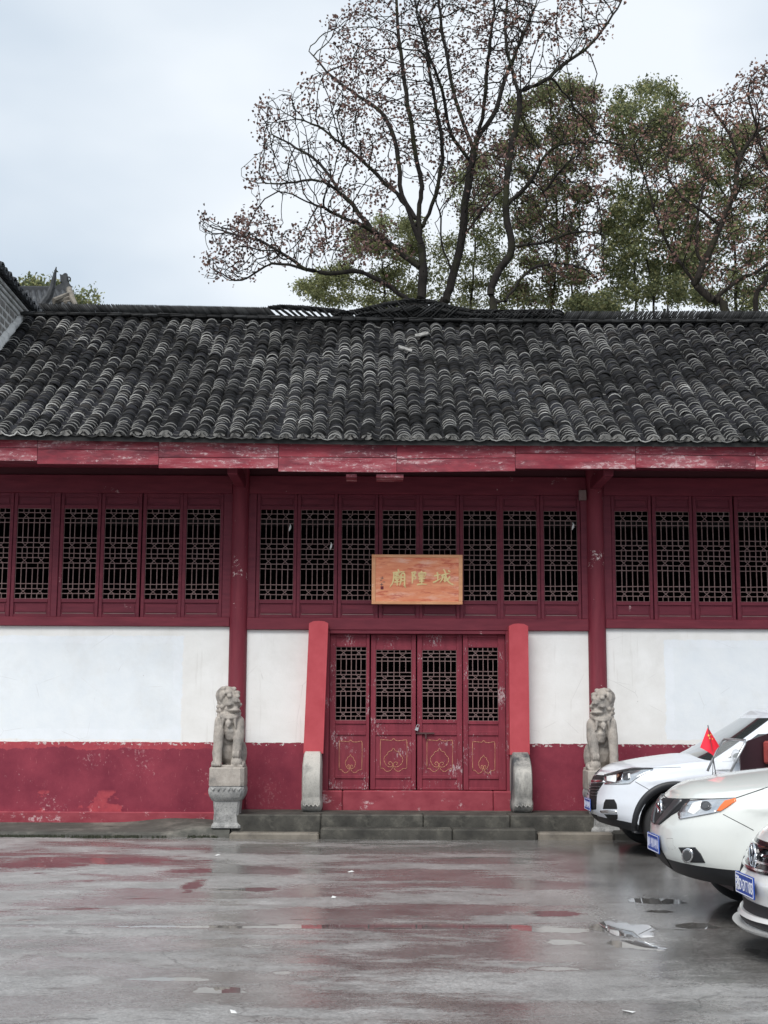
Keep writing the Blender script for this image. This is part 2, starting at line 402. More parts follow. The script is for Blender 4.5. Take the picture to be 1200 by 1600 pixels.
M['bark'] = bark('dark mossy bark', (0.014, 0.012, 0.012), (0.032, 0.028, 0.025), (0.034, 0.037, 0.017))
M['bark2'] = bark('grey brown bark', (0.020, 0.017, 0.015), (0.046, 0.039, 0.033), (0.036, 0.036, 0.020))


def leaf_material(name, trans=0.42):
    t = NT(name)
    a = t.attr('Col')
    t.l.new(a, t.b.inputs['Base Color']); t.b.inputs['Roughness'].default_value = 0.65
    t.b.inputs['Specular IOR Level'].default_value = 0.25
    tr = t.n.new('ShaderNodeBsdfTranslucent'); t.l.new(a, tr.inputs['Color'])
    mx = t.n.new('ShaderNodeMixShader'); mx.inputs[0].default_value = trans
    out = t.n['Material Output']
    t.l.new(t.b.outputs[0], mx.inputs[1]); t.l.new(tr.outputs[0], mx.inputs[2]); t.l.new(mx.outputs[0], out.inputs['Surface'])
    return t.m


M['leaf'] = leaf_material('leaf')
M['pod'] = leaf_material('dry seed pod', 0.2)


# ------------------------------------------------------------------ mesh helpers
class MB:
    def __init__(s): s.v, s.f, s.m = [], [], []

    def add(s, vs, fs, mi=0):
        o = len(s.v); s.v += [tuple(float(c) for c in p) for p in vs]
        s.f += [tuple(i + o for i in f) for f in fs]; s.m += [mi] * len(fs)
        return s

    def box(s, a, b, mi=0, bev=0.0, mat=None):
        (x0, y0, z0), (x1, y1, z1) = a, b
        if bev <= 0:
            vs = [(x0, y0, z0), (x1, y0, z0), (x1, y1, z0), (x0, y1, z0), (x0, y0, z1), (x1, y0, z1), (x1, y1, z1), (x0, y1, z1)]
            fs = [(0, 3, 2, 1), (4, 5, 6, 7), (0, 1, 5, 4), (1, 2, 6, 5), (2, 3, 7, 6), (3, 0, 4, 7)]
        else:
            vs, fs = [], []
            q = bev
            for (z, e) in ((z0, q), (z0 + q, 0), (z1 - q, 0), (z1, q)):
                vs += [(x0 + q, y0 + e, z), (x1 - q, y0 + e, z), (x1 - e, y0 + q, z), (x1 - e, y1 - q, z),
                       (x1 - q, y1 - e, z), (x0 + q, y1 - e, z), (x0 + e, y1 - q, z), (x0 + e, y0 + q, z)]
            fs.append(tuple(reversed(range(8))))
            for r in range(3):
                for k in range(8):
                    fs.append((r * 8 + k, r * 8 + (k + 1) % 8, r * 8 + 8 + (k + 1) % 8, r * 8 + 8 + k))
            fs.append(tuple(range(24, 32)))
        if mat is not None: vs = [mat @ Vector(p) for p in vs]
        return s.add(vs, fs, mi)

    def tube(s, pts, rad, n=8, mi=0, cap=True):
        pts = [Vector(p) for p in pts]
        if not hasattr(rad, '__len__'): rad = [rad] * len(pts)
        vs, fs = [], []
        prev = None
        for i, p in enumerate(pts):
            d = (pts[min(i + 1, len(pts) - 1)] - pts[max(i - 1, 0)])
            d = d.normalized() if d.length > 1e-9 else Vector((0, 0, 1))
            u = prev if prev is not None else d.orthogonal()
            u = (u - d * u.dot(d))
            u = u.normalized() if u.length > 1e-6 else d.orthogonal().normalized()
            prev = u; w = d.cross(u)
            for k in range(n):
                a = 2 * PI * k / n
                vs.append(p + (u * math.cos(a) + w * math.sin(a)) * rad[i])
        for i in range(len(pts) - 1):
            for k in range(n):
                fs.append((i * n + k, i * n + (k + 1) % n, (i + 1) * n + (k + 1) % n, (i + 1) * n + k))
        if cap:
            fs.append(tuple(reversed(range(n)))); fs.append(tuple((len(pts) - 1) * n + k for k in range(n)))
        return s.add(vs, fs, mi)

    def prism(s, poly, y0, y1, mi=0):
        """polygon in (x, z), counter-clockwise from the front, extruded from y0 (front) to y1"""
        n = len(poly)
        vs = [(x, y0, z) for x, z in poly] + [(x, y1, z) for x, z in poly]
        fs = [tuple(range(n)), tuple(reversed(range(n, 2 * n)))] + [(k, k + n, (k + 1) % n + n, (k + 1) % n) for k in range(n)]
        return s.add(vs, fs, mi)

    def lathe(s, prof, n=24, c=(0, 0, 0), axis='Z', mi=0):
        vs, fs = [], []
        for r, h in prof:
            for k in range(n):
                a = 2 * PI * k / n
                p = (r * math.cos(a), r * math.sin(a), h)
                if axis == 'Y': p = (p[0], p[2], p[1])
                vs.append((p[0] + c[0], p[1] + c[1], p[2] + c[2]))
        for i in range(len(prof) - 1):
            for k in range(n):
                f = (i * n + k, i * n + (k + 1) % n, (i + 1) * n + (k + 1) % n, (i + 1) * n + k)
                fs.append(f if axis != 'Y' else f[::-1])
        return s.add(vs, fs, mi)

    def grid(s, rows, mi=0):
        r, c = len(rows), len(rows[0])
        fs = [(i * c + j, i * c + j + 1, (i + 1) * c + j + 1, (i + 1) * c + j) for i in range(r - 1) for j in range(c - 1)]
        return s.add([p for row in rows for p in row], fs, mi)

    def mesh(s, name, mats, smooth=False):
        me = bpy.data.meshes.new(name); me.from_pydata(s.v, [], s.f)
        for m in (mats if isinstance(mats, (list, tuple)) else [mats]): me.materials.append(m)
        if any(s.m): me.polygons.foreach_set('material_index', s.m)
        if smooth is True: me.polygons.foreach_set('use_smooth', [True] * len(me.polygons))
        me.update()
        if smooth == 'auto': me.polygons.foreach_set('use_smooth', [True] * len(me.polygons)); me.set_sharp_from_angle(angle=math.radians(38))
        return me


def np_mesh(name, V, Fq, mats, col=None, smooth=False):
    """quads given as arrays; col is one colour for each face"""
    V = np.ascontiguousarray(V, np.float32); Fq = np.ascontiguousarray(Fq, np.int32); k = Fq.shape[1]
    me = bpy.data.meshes.new(name)
    me.vertices.add(len(V)); me.vertices.foreach_set('co', V.ravel())
    me.loops.add(Fq.size); me.loops.foreach_set('vertex_index', Fq.ravel())
    me.polygons.add(len(Fq)); me.polygons.foreach_set('loop_start', np.arange(0, Fq.size, k, dtype=np.int32))
    me.polygons.foreach_set('loop_total', np.full(len(Fq), k, np.int32))
    if smooth: me.polygons.foreach_set('use_smooth', np.ones(len(Fq), bool))
    me.materials.append(mats); me.update(calc_edges=True); me.validate()
    if col is not None:
        a = me.color_attributes.new('Col', 'FLOAT_COLOR', 'CORNER')
        c = np.ones((len(Fq), k, 4), np.float32); c[:, :, :3] = np.asarray(col, np.float32)[:, None, :]
        a.data.foreach_set('color', c.ravel())
    return me


def put(name, me, parent=None, loc=(0, 0, 0), rot=(0, 0, 0), scale=(1, 1, 1)):
    o = bpy.data.objects.new(name, me); COL.objects.link(o)
    o.location = loc; o.rotation_euler = rot; o.scale = scale
    if parent is not None: o.parent = parent
    return o


def part(name, mb, mats, parent=None, smooth=False, **k):
    return put(name, mb.mesh(name, mats, smooth), parent, **k)


def tag(o, label=None, cat=None, group=None, kind=None):
    for k, v in (('label', label), ('category', cat), ('group', group), ('kind', kind)):
        if v: o[k] = v
    return o


def thing(name, label, cat, loc=(0, 0, 0), group=None, rz=0.0):
    o = bpy.data.objects.new(name, None); COL.objects.link(o); o.location = loc; o.rotation_euler = (0, 0, rz)
    o.empty_display_size = 0.3
    return tag(o, label, cat, group)


def spline(pts, n=6, closed=False):
    P = [np.array(p, float) for p in pts]; out = []
    m = len(P)
    for i in range(m if closed else m - 1):
        g = lambda k: P[k % m] if closed else P[min(max(k, 0), m - 1)]
        p0, p1, p2, p3 = g(i - 1), g(i), g(i + 1), g(i + 2)
        for k in range(n):
            u = k / n
            out.append(0.5 * (2 * p1 + (p2 - p0) * u + (2 * p0 - 5 * p1 + 4 * p2 - p3) * u * u + (3 * p1 - p0 - 3 * p2 + p3) * u ** 3))
    if not closed: out.append(P[-1])
    return out


def text_mesh(body, size, ext=0.002):
    c = bpy.data.curves.new('lettering', 'FONT'); c.body = body; c.size = size; c.extrude = ext
    c.align_x = 'CENTER'; c.align_y = 'CENTER'
    o = bpy.data.objects.new('lettering', c); COL.objects.link(o)
    dg = bpy.context.evaluated_depsgraph_get()
    me = bpy.data.meshes.new_from_object(o.evaluated_get(dg))
    bpy.data.objects.remove(o)
    return me

# ------------------------------------------------------------------ ground
PUD = []
for (px, py, wx, wy) in [(975, 1452, 46, 13), (990, 1477, 44, 8), (868, 1453, 58, 6), (866, 1427, 42, 5), (530, 1449, 440, 2.2),
                         (150, 1344, 150, 5), (310, 1361, 40, 4), (60, 1352, 70, 5), (345, 1548, 60, 5), (262, 1530, 70, 3), (880, 1473, 32, 6),
                         (1030, 1408, 50, 5), (1085, 1447, 40, 6), (440, 1520, 18, 3), (300, 1385, 14, 10), (400, 1390, 60, 3), (870, 1514, 40, 3),
                         (1190, 1490, 16, 10), (640, 1447, 240, 3.0), (1030, 1424, 22, 2.5)]:
    c = atg(px, py); e = atg(px + wx, py); n0 = atg(px, py - wy); n1 = atg(px, py + wy)
    PUD.append((c[0], c[1], abs(e[0] - c[0]), abs(n0[1] - n1[1]) / 2))
M['ground'] = ground_material(PUD)
mb = MB(); mb.box((-400, -300, -0.3), (400, 900, GZ))
tag(part('ground', mb, M['ground']), kind='structure')

# ------------------------------------------------------------------ the temple hall
hall = thing('temple_hall', 'long single-storey red and white temple hall with grey tiled roof', 'temple', (0, 0, 0))
XL, XR = -6.0, 8.3                                   # ends of the hall
PLAT = 0.402                                          # platform top
Z_SILL0, Z_SILL1, Z_WIN1, Z_HEAD = 2.905, 3.035, 4.80, 5.06
EX, EZ, RY, RZ = -1.45, 5.265, 3.05, 8.205             # eave line (y, z) and ridge line


def wall_seg(x0, x1):
    m = MB(); n = max(2, int((x1 - x0) / 0.25))
    m.box((x0, 0.0, 0.05), (x1, 0.22, Z_SILL0 + 0.02))
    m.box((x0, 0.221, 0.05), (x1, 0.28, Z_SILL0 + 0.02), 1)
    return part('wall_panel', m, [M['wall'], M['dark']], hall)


COLX = [-1.947, 3.09]
PIER_X = [-0.842, 1.964]
DOOR = (-0.66, 1.80)
for (a, b) in ((XL, COLX[0] - 0.1), (COLX[0] + 0.1, PIER_X[0] - 0.1), (PIER_X[1] + 0.1, COLX[1] - 0.1), (COLX[1] + 0.1, XR)):
    wall_seg(a, b)
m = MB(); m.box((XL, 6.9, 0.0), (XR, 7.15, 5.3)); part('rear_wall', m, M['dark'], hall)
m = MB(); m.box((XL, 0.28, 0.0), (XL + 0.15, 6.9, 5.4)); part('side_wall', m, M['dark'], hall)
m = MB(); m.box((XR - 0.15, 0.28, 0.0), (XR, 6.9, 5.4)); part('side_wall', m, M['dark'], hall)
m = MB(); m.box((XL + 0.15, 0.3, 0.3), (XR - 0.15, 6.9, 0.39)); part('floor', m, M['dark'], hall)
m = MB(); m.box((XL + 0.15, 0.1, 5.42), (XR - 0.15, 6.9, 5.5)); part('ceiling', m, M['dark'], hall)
# plinth strips at the foot of the outer bays
for (a, b) in ((XL, -2.08), (3.22, XR)):
    m = MB(); m.box((a, -0.06, 0.0), (b, 0.02, 0.36), bev=0.012); part('plinth', m, M['threshold'], hall)
# columns
for cx in COLX:
    m = MB(); pr = [(0.142, 0.30), (0.142, 0.52), (0.128, 0.54), (0.126, 2.9), (0.120, 5.25)]
    m.lathe(pr, 28, (cx, 0.0, 0)); part('column', m, M['column'], hall, True)
    m = MB(); m.box((cx - 0.17, -0.17, 0.20), (cx + 0.17, 0.1, 0.31), bev=0.02)
    part('column_base', m, M['step_pale'], hall)
# long horizontal timbers, one length for each bay
for (a, b) in ((XL, COLX[0] - 0.12), (COLX[0] + 0.12, COLX[1] - 0.12), (COLX[1] + 0.12, XR)):
    lo = Z_SILL0 if not (a > -3 and b < 4) else 2.865
    m = MB(); m.box((a, -0.055, lo), (b, 0.24, Z_SILL1), bev=0.008); part('sill_beam', m, M['beam'], hall)
    m = MB(); m.box((a, -0.03, Z_WIN1), (b, 0.24, Z_HEAD), bev=0.008); part('head_beam', m, M['beam'], hall)
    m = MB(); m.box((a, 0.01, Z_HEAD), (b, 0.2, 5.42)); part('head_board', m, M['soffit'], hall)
m = MB(); m.tube([(XL, -0.14, 5.24), (XR, -0.14, 5.24)], 0.10, 14); part('eave_purlin', m, M['beam'], hall, 'auto')
m = MB(); m.tube([(XL, -1.05, 5.10), (XR, -1.05, 5.10)], 0.075, 14); part('eave_purlin', m, M['beam'], hall, 'auto')
for cx in COLX:                                       # the tie beam that carries the eave purlin
    m = MB(); m.box((cx - 0.07, -1.2, 4.87), (cx + 0.07, 0.0, 5.03), bev=0.01); part('bracket_arm', m, M['beam'], hall)
m = MB(); m.box((2.86, -0.1, 4.72), (2.96, -0.04, 4.86)); part('wooden_block', m, M['lattice'], hall)


LV = [0, .047, .107, .158, .325, .381, .436, .497, .547, .605, .661, .834, .89, .944, 1.0]
XROWS = {1, 5, 8, 12}                                  # rows with the crossed bars


def lattice_mesh(w, h, t=0.0112, d=0.022, seed=0):
    """lattice in its own frame: x 0..w, z 0..h, front at y = 0"""
    m = MB(); c = w / 6; g = t / 2; rnd = random.Random(seed); jz = [rnd.gauss(0, 0.0022) for _ in LV]; jx = [rnd.gauss(0, 0.003) for _ in range(7)]
    for k, v in enumerate(LV):
        z = h * (1 - v); b_ = jz[k]; q_ = rnd.gauss(0, 0.0018)
        m.prism([(0, z - g + b_ - q_), (w, z - g + b_ + q_), (w, z + g + b_ + q_), (0, z + g + b_ - q_)], 0, d)
    for k in range(1, 6):
        for r in range(14):
            if r in XROWS and k != 3: continue
            if rnd.random() < 0.012: continue
            z1, z0 = h * (1 - LV[r]) - g * 0.3, h * (1 - LV[r + 1]) + g * 0.3; xk = k * c + jx[k] + rnd.gauss(0, 0.0012)
            m.box((xk - g, 0.0015, z0), (xk + g, d - 0.0015, z1))
    for e in (0, w): m.box((e - g, 0.001, 0), (e + g, d - 0.001, h))
    for r in XROWS:
        z1, z0 = h * (1 - LV[r]), h * (1 - LV[r + 1])
        for k in (1, 4):
            for s in (0, 1):
                p = Vector((k * c, 0, z0 if s else z1)); q = Vector(((k + 1) * c, 0, z1 if s else z0))
                u = (q - p).normalized(); n = Vector((-u.z, 0, u.x)) * g * 0.9
                yy = 0.004 + 0.004 * s
                vs = [p - n, q - n, q + n, p + n]
                m.prism([(a.x, a.z) for a in vs], yy, d - 0.004)
    return m.mesh('lattice', M['lattice'])


def rect_frame(m, x0, x1, z0, z1, y0, y1, bars, bev=0.006):
    """stiles at both sides and rails between the z levels given in bars [(z0, z1), ...]"""
    for (a, b) in bars: m.box((x0, y0 + 0.003, a), (x1, y1 - 0.002, b), bev=bev)


def window_panel_mesh(pw, lx0, lx1, lz0, lz1):
    """one casement: x 0..pw, z measured from the sill"""
    H = Z_WIN1 - Z_SILL1; m = MB()
    m.box((0, 0, 0), (lx0, 0.05, H), bev=0.006); m.box((lx1, 0, 0), (pw, 0.05, H), bev=0.006)
    for (a, b) in ((0, 0.045), (lz0 - 0.052, lz0), (lz1, lz1 + 0.055), (H - 0.045, H)):
        m.box((lx0, 0.004, a), (lx1, 0.046, b), bev=0.005)
    for (a, b) in ((0.045, lz0 - 0.052), (lz1 + 0.055, H - 0.045)):
        m.box((lx0, 0.024, a), (lx1, 0.04, b))
        q = 0.022
        if b - a > 0.08: m.box((lx0 + q, 0.017, a + q), (lx1 - q, 0.024, b - q), bev=0.004)
    # pale lip at the foot of the lower panel
    return m.mesh('window_panel', M['frame'])


LW = 0.475
PW = 0.578
l0, l1 = (PW - LW) / 2, (PW + LW) / 2
LZ0, LZ1 = 3.29 - Z_SILL1, 4.575 - Z_SILL1
wp_mesh = window_panel_mesh(PW - 0.006, l0, l1, LZ0, LZ1)
lat_mesh = [lattice_mesh(LW, LZ1 - LZ0, seed=q) for q in range(6)]
m = MB(); m.box((l0 + 0.02, 0.012, 0.047), (l1 - 0.02, 0.022, 0.058)); lip_mesh = m.mesh('pale_lip', M['lattice'])  # thin strip in the paler lattice colour along the panel foot


def window_panel(xc, dy=0.0):
    p = put('window_panel', wp_mesh, hall, (xc - PW / 2 + 0.003, dy, Z_SILL1))
    put('lattice', random.choice(lat_mesh), p, (l0, 0.012, LZ0)); put('pale_lip', lip_mesh, p)
    return p


def win_group(pxs, py=868):
    xs = [at((a + b) / 2, py, 0.0)[0] for a, b in pxs]
    for k, x in enumerate(xs): window_panel(x, 0.004 * ((k * 7) % 3))
    return xs[0] - PW / 2, xs[-1] + PW / 2


gaps = []
c0, c1 = win_group([(405, 459), (470, 521), (533, 586), (598, 649), (661, 712), (725, 775), (787, 838), (850, 902)])
a0, a1 = win_group([(-39, 12), (24, 77)])
b0, b1 = win_group([(96, 152), (161, 215), (226, 280), (290, 343)])
d0, d1 = win_group([(962, 1013), (1026, 1078), (1090, 1142), (1155, 1207), (1219, 1271), (1283, 1335)])
for (x0, x1) in ((COLX[0] + 0.11, c0), (c1, COLX[1] - 0.11), (XL, a0), (a1, b0), (b1, COLX[0] - 0.11), (COLX[1] + 0.11, d0), (d1, XR)):
    if x1 - x0 > 0.005:
        m = MB(); m.box((x0, -0.018, Z_SILL1), (x1, 0.12, Z_WIN1), bev=0.006); part('window_post', m, M['frame2'], hall)

# ---- door
DZ0, DZ1 = 0.665, 2.815
m = MB(); m.box((DOOR[0] - 0.12, -0.05, 0.42), (DOOR[0], 0.2, 2.865), bev=0.008); part('door_jamb', m, M['door'], hall)
m = MB(); m.box((DOOR[1], -0.05, 0.42), (DOOR[1] + 0.10, 0.2, 2.865), bev=0.008); part('door_jamb', m, M['door'], hall)
m = MB(); m.box((DOOR[0], -0.045, DZ1), (DOOR[1], 0.2, 2.865), bev=0.006); part('door_lintel', m, M['beam'], hall)
for (a, b, y) in ((-0.745, -0.465, -0.13), (-0.462, 1.608, -0.115), (1.611, 1.86, -0.13)):
    m = MB(); m.box((a, y, PLAT - 0.02), (b, 0.2, DZ0 - 0.004), bev=0.014); part('threshold_block', m, M['threshold'], hall)

ORN_F = [(655, 590), (655, 270), (670, 245), (730, 246), (790, 250), (817, 228), (845, 250), (900, 254), (962, 245), (982, 275), (980, 545), (975, 585), (930, 595), (885, 626), (840, 610),
         (810, 565), (795, 600), (745, 628), (705, 606), (690, 590), (655, 590)]
ORN_P = [(775, 548), (754, 528), (775, 508), (803, 530), (800, 562), (765, 572), (725, 545), (700, 490), (707, 450), (738, 420), (755, 387), (790, 376), (815, 345), (840, 376), (880, 390), (892, 422), (925, 455), (930, 500),
         (900, 550), (850, 573), (818, 560), (815, 535), (840, 512), (868, 524), (850, 548)]
SU = 0.00113


def ornament_mesh(wf, part_only=False):
    m = MB()
    for q, poly in enumerate((ORN_F, ORN_P)):
        pts = [((x - 815) * SU * wf, 0, (430 - y) * SU) for x, y in poly]
        if q == 1 and part_only: pts = [(x * 0.62, 0, z * 0.75 - 0.045) for x, _, z in pts]
        s = spline(pts, 5)
        m.tube([(p[0], 0, p[2]) for p in s], [0.0052 * (0.75 + 0.35 * math.sin(i * 1.7 + q)) for i in range(len(s))], 6)
    return m.mesh('gold_ornament', M['gold'], True)


leaf_px = [(519, 577, 524, 572), (579, 650, 587, 643), (652, 723, 660, 714), (724, 786, 732, 779)]
for k, (a, b, c, d) in enumerate(leaf_px):
    x0, x1 = at(a, 1110, 0.0)[0], at(b, 1110, 0.0)[0]
    if k == 0: x0 = DOOR[0] + 0.002
    if k == 3: x1 = DOOR[1] - 0.002
    cx0, cx1 = at(c, 1110, 0.0)[0], at(d, 1110, 0.0)[0]
    W = x1 - x0; lx0, lx1 = cx0 - x0, cx1 - x0
    inner = k in (1, 2)
    y = 0.055 if inner else 0.03
    H = DZ1 - DZ0 - 0.006
    zt = 2.650 - DZ0 - (0.02 if not inner else 0.058); zb = 1.612 - DZ0 + (0.0 if not inner else 0.012)
    m = MB()
    m.box((0, 0, 0), (lx0, 0.05, H), bev=0.006); m.box((lx1, 0, 0), (W, 0.05, H), bev=0.006)
    rails = [(0, 0.035), (0.150, 0.196), (0.745, 0.800), (zb - 0.05, zb), (zt, zt + 0.055), (H - 0.04, H)]
    for (p, q) in rails: m.box((lx0, 0.004, p), (lx1, 0.046, q), bev=0.005)
    for (p, q) in ((0.035, 0.150), (0.196, 0.745), (0.800, zb - 0.05), (zt + 0.055, H - 0.04)):
        m.box((lx0, 0.020, p), (lx1, 0.036, q))
    rz = (0, -0.012, 0.0, 0.0)[k]
    leaf = put('door_leaf', m.mesh('door_leaf', M['door']), hall, (x0, y, DZ0 + 0.003), (0, 0, rz))
    put('lattice', lattice_mesh(lx1 - lx0, zt - zb, 0.0108, seed=20 + k), leaf, (lx0, 0.010, zb))
    wf = (lx1 - lx0) / 0.50
    put('gold_ornament', ornament_mesh(wf, not inner), leaf, ((lx0 + lx1) / 2, 0.018, 0.47 if inner else 0.45))
    if k == 2:
        m = MB(); m.box((-0.02, -0.022, 0.765), (0.24, -0.002, 0.785)); m.box((0.11, -0.03, 0.70), (0.13, -0.002, 0.77))
        part('latch', m, M['iron'], leaf)

# ---- door piers with their stone feet
for k, px in enumerate(PIER_X):
    lean = (0.030, 0.0)[k]
    m = MB(); z0, z1 = (1.165, 2.98) if k == 0 else (1.16, 2.955)
    w = 0.136
    prof = [(-w, z0), (w, z0), (w - 0.003, z1 - 0.035), (w * 0.55, z1 - 0.006), (0, z1), (-w * 0.55, z1 - 0.006), (-w + 0.003, z1 - 0.035)]
    prof = [(x + px + lean * (z - 1.9) / 1.0, z) for x, z in prof]
    m.prism(prof, -0.24, 0.05)
    pier = part('door_pier', m, M['pier'], hall)
    # stone: rounded head, belly swelling forward, carved band at the foot
    m = MB(); rows = []
    cx = px - (0.028, -0.006)[k]; hw = 0.128; zt, zb = 1.165, PLAT
    for i in range(19):
        u = i / 18; z = zb + (zt - zb) * u
        fy = -0.50 - 0.11 * math.sin(PI * min(1, u * 0.9)) + 0.20 * max(0, (u - 0.55) / 0.45) ** 2
        ww = hw * (1.0 - 0.10 * max(0, (u - 0.75) / 0.25) ** 2)
        if u < 0.05: fy += 0.03; ww -= 0.006
        elif 0.05 <= u < 0.17: fy -= 0.022; ww += 0.010
        row = [(cx - ww, -0.05, z), (cx - ww, fy + 0.06, z), (cx - ww * 0.88, fy + 0.012, z), (cx - ww * 0.4, fy, z), (cx + ww * 0.4, fy, z), (cx + ww * 0.88, fy + 0.012, z), (cx + ww, fy + 0.06, z), (cx + ww, -0.05, z)]
        rows.append(row)
    top = [(p[0] * 0.9 + cx * 0.1, -0.05 if abs(p[1] + 0.05) < 1e-6 else p[1] + 0.05, zt + 0.028) for p in rows[-1]]
    rows.append(top); rows.append([(cx + (p[0] - cx) * 0.5, -0.12, zt + 0.034) for p in top])
    m.grid(rows)
    for j in range(4):
        xx = cx - 0.085 + j * 0.057
        m.tube([(xx - 0.024, -0.572, zb + 0.105), (xx, -0.582, zb + 0.078), (xx + 0.024, -0.572, zb + 0.105)], 0.009, 6)
    part('base_stone', m, M['doorstone'], pier, 'auto')

# ---- eave fascia boards, two boards high, butted end to end
fx = [-8, 58, 248, 435, 620, 805, 993, 1180, 1370]
drop = [0.085, 0.055, 0.0, -0.03, -0.03, 0.03, 0.032, 0.032]
XE = [XL] + [at(p, 715, EX)[0] for p in fx[1:]]
XE[-1] = XR
for k in range(8):
    x0, x1 = XE[k] + 0.003, XE[k + 1] - 0.003
    zt = 5.300 + (0.05, 0.04, 0.02, 0.0, -0.005, -0.005, 0.0, 0.0)[k] - (0.02 if k in (2,) else 0); zb = 4.905 + drop[k] - (0.012 * (k % 2))
    zs = zb + (zt - zb) * (0.48, 0.50, 0.36, 0.44, 0.42, 0.55, 0.47, 0.5)[k]
    tl = (0.002, -0.003, 0.004, -0.002, 0.012, 0.003, -0.004, 0.0)[k]
    for (p, q, yo) in ((zb, zs - 0.0035, 0.0), (zs + 0.0035, zt, -0.006)):
        m = MB(); m.prism([(x0, p - tl), (x1, p + tl), (x1, q + tl * 1.5), (x0, q - tl * 1.5)], EX + yo, EX + yo + 0.035)
        part('fascia_board', m, M['fascia'], hall)
for (x, w) in ((-0.42, 0.14), (-0.02, 0.24), (0.22, 0.12)):
    m = MB(); m.box((x, EX + 0.05, 4.80), (x + w, EX + 0.40, 4.84)); part('loose_board', m, M['fascia'], hall)
# soffit boards between fascia and wall
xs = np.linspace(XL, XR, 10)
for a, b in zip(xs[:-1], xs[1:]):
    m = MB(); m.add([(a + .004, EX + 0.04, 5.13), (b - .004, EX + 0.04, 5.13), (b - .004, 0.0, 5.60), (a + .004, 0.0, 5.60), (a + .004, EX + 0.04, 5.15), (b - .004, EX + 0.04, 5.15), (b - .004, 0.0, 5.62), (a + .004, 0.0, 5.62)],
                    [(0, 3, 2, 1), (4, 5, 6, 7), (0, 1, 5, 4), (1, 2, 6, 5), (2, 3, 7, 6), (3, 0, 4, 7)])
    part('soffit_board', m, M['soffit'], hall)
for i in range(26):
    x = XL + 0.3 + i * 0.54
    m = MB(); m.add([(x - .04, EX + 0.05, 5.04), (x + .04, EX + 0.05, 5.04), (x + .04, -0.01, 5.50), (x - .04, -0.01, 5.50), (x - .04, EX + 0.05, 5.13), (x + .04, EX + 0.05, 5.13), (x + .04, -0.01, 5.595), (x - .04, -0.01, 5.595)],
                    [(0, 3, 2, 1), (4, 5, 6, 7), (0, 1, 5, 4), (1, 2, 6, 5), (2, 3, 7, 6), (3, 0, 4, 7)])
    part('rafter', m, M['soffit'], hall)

# ---- roof
SLOPE = np.array([0.0, RY - (EX - 0.10), RZ - EZ]); SLEN = float(np.linalg.norm(SLOPE)); SU3 = SLOPE / SLEN
SN = np.array([0.0, -SU3[2], SU3[1]])                 # roof normal


def ridge_dz(x): return np.interp(x, [-6, -4.2, 0, 3, 5.5, 8.3], [0.06, 0.05, -0.01, -0.02, 0.0, 0.01])


def roof_pt(x, s):
    """point of the roof deck x along the eave, s metres up the slope"""
    t = np.asarray(s) / SLEN; x = np.asarray(x)
    base = np.array([0, EX - 0.10, EZ])
    p = base + SU3 * np.asarray(s)[..., None]
    sag = -0.10 * np.sin(PI * np.clip(t, 0, 1)) + 0.015 * np.sin(x * 1.7 + t * 3) * np.sin(PI * np.clip(t, 0, 1))
    p[..., 0] = x; p[..., 2] += sag + t * ridge_dz(x) + np.interp(x, [-6, -3.5, 0, 8], [0.055, 0.03, 0.0, 0.0]) * (1 - t)
    return p


m = MB()
nx, ns = 30, 8
rows_t = [[tuple(roof_pt(np.array(x), np.array(s))) for x in np.linspace(XL, XR, nx)] for s in np.linspace(0.0, SLEN, ns)]
m.grid(rows_t)
rows_b = [[(p[0], p[1], p[2] - 0.06) for p in r] for r in rows_t]
m.grid([r[::-1] for r in rows_b])
back = [[(x, RY, RZ + float(ridge_dz(x))) for x in np.linspace(XL, XR, nx)], [(x, 7.6, 5.2) for x in np.linspace(XL, XR, nx)]]
m.grid(back); m.grid([[(p[0], p[1], p[2] - 0.06) for p in r][::-1] for r in back])
for xe, flip in ((XL, 0), (XR, 1)):
    tri = [(xe, EX - .1, EZ - 0.05), (xe, 7.6, 5.14), (xe, RY, RZ)]
    m.add(tri if flip else tri[::-1], [(0, 1, 2)])
m.grid([[(p[0], p[1], p[2] - 0.06) for p in rows_t[0]], rows_t[0]])
roof = part('roof', m, M['deck'], hall)

PITCH_T = 0.2205; EXPO = 0.108
NROW = int(SLEN / EXPO)
colx = np.arange(XL + 0.10, XR - 0.05, PITCH_T) + 0.045


def arc_tile(nseg, a, r0, r1, L, th, up):
    """template: x across, s up the slope, n off the deck; up = +1 cover tile, -1 pan tile. front edge quads follow the back quads"""
    ang = np.linspace(-a, a, nseg + 1)
    V = []
    for (r, s, lift) in ((r0, 0, 1), (r1, L, 0), (r0 - th * up, 0, 1)):
        V += [(r * math.sin(q), s, up * (r * math.cos(q) - r1) + (th * 1.15 if lift else 0.0)) for q in ang]
    V = np.array(V); k = nseg + 1
    Fo = [(i, i + 1, k + i + 1, k + i) for i in range(nseg)]
    Ff = [(2 * k + i, 2 * k + i + 1, i + 1, i) for i in range(nseg)]
    if up < 0: pass
    return V, np.array(Fo + Ff), nseg


TC = arc_tile(6, math.radians(78), 0.098, 0.090, 0.165, 0.0150, 1)
TP = arc_tile(4, math.radians(62), 0.112, 0.104, 0.165, 0.016, -1)


def patchn(x, s, seed):
    """smooth random field so that pale and dark tiles come in patches"""
    v = np.zeros_like(x)
    r = np.random.default_rng(seed)
    for k in range(7):
        fx_, fs_, ph = r.uniform(0.4, 3.2), r.uniform(0.4, 3.2), r.uniform(0, 6.28)
        v += np.sin(x * fx_ + s * fs_ * (1 if k % 2 else -1) + ph) / 7
    return v


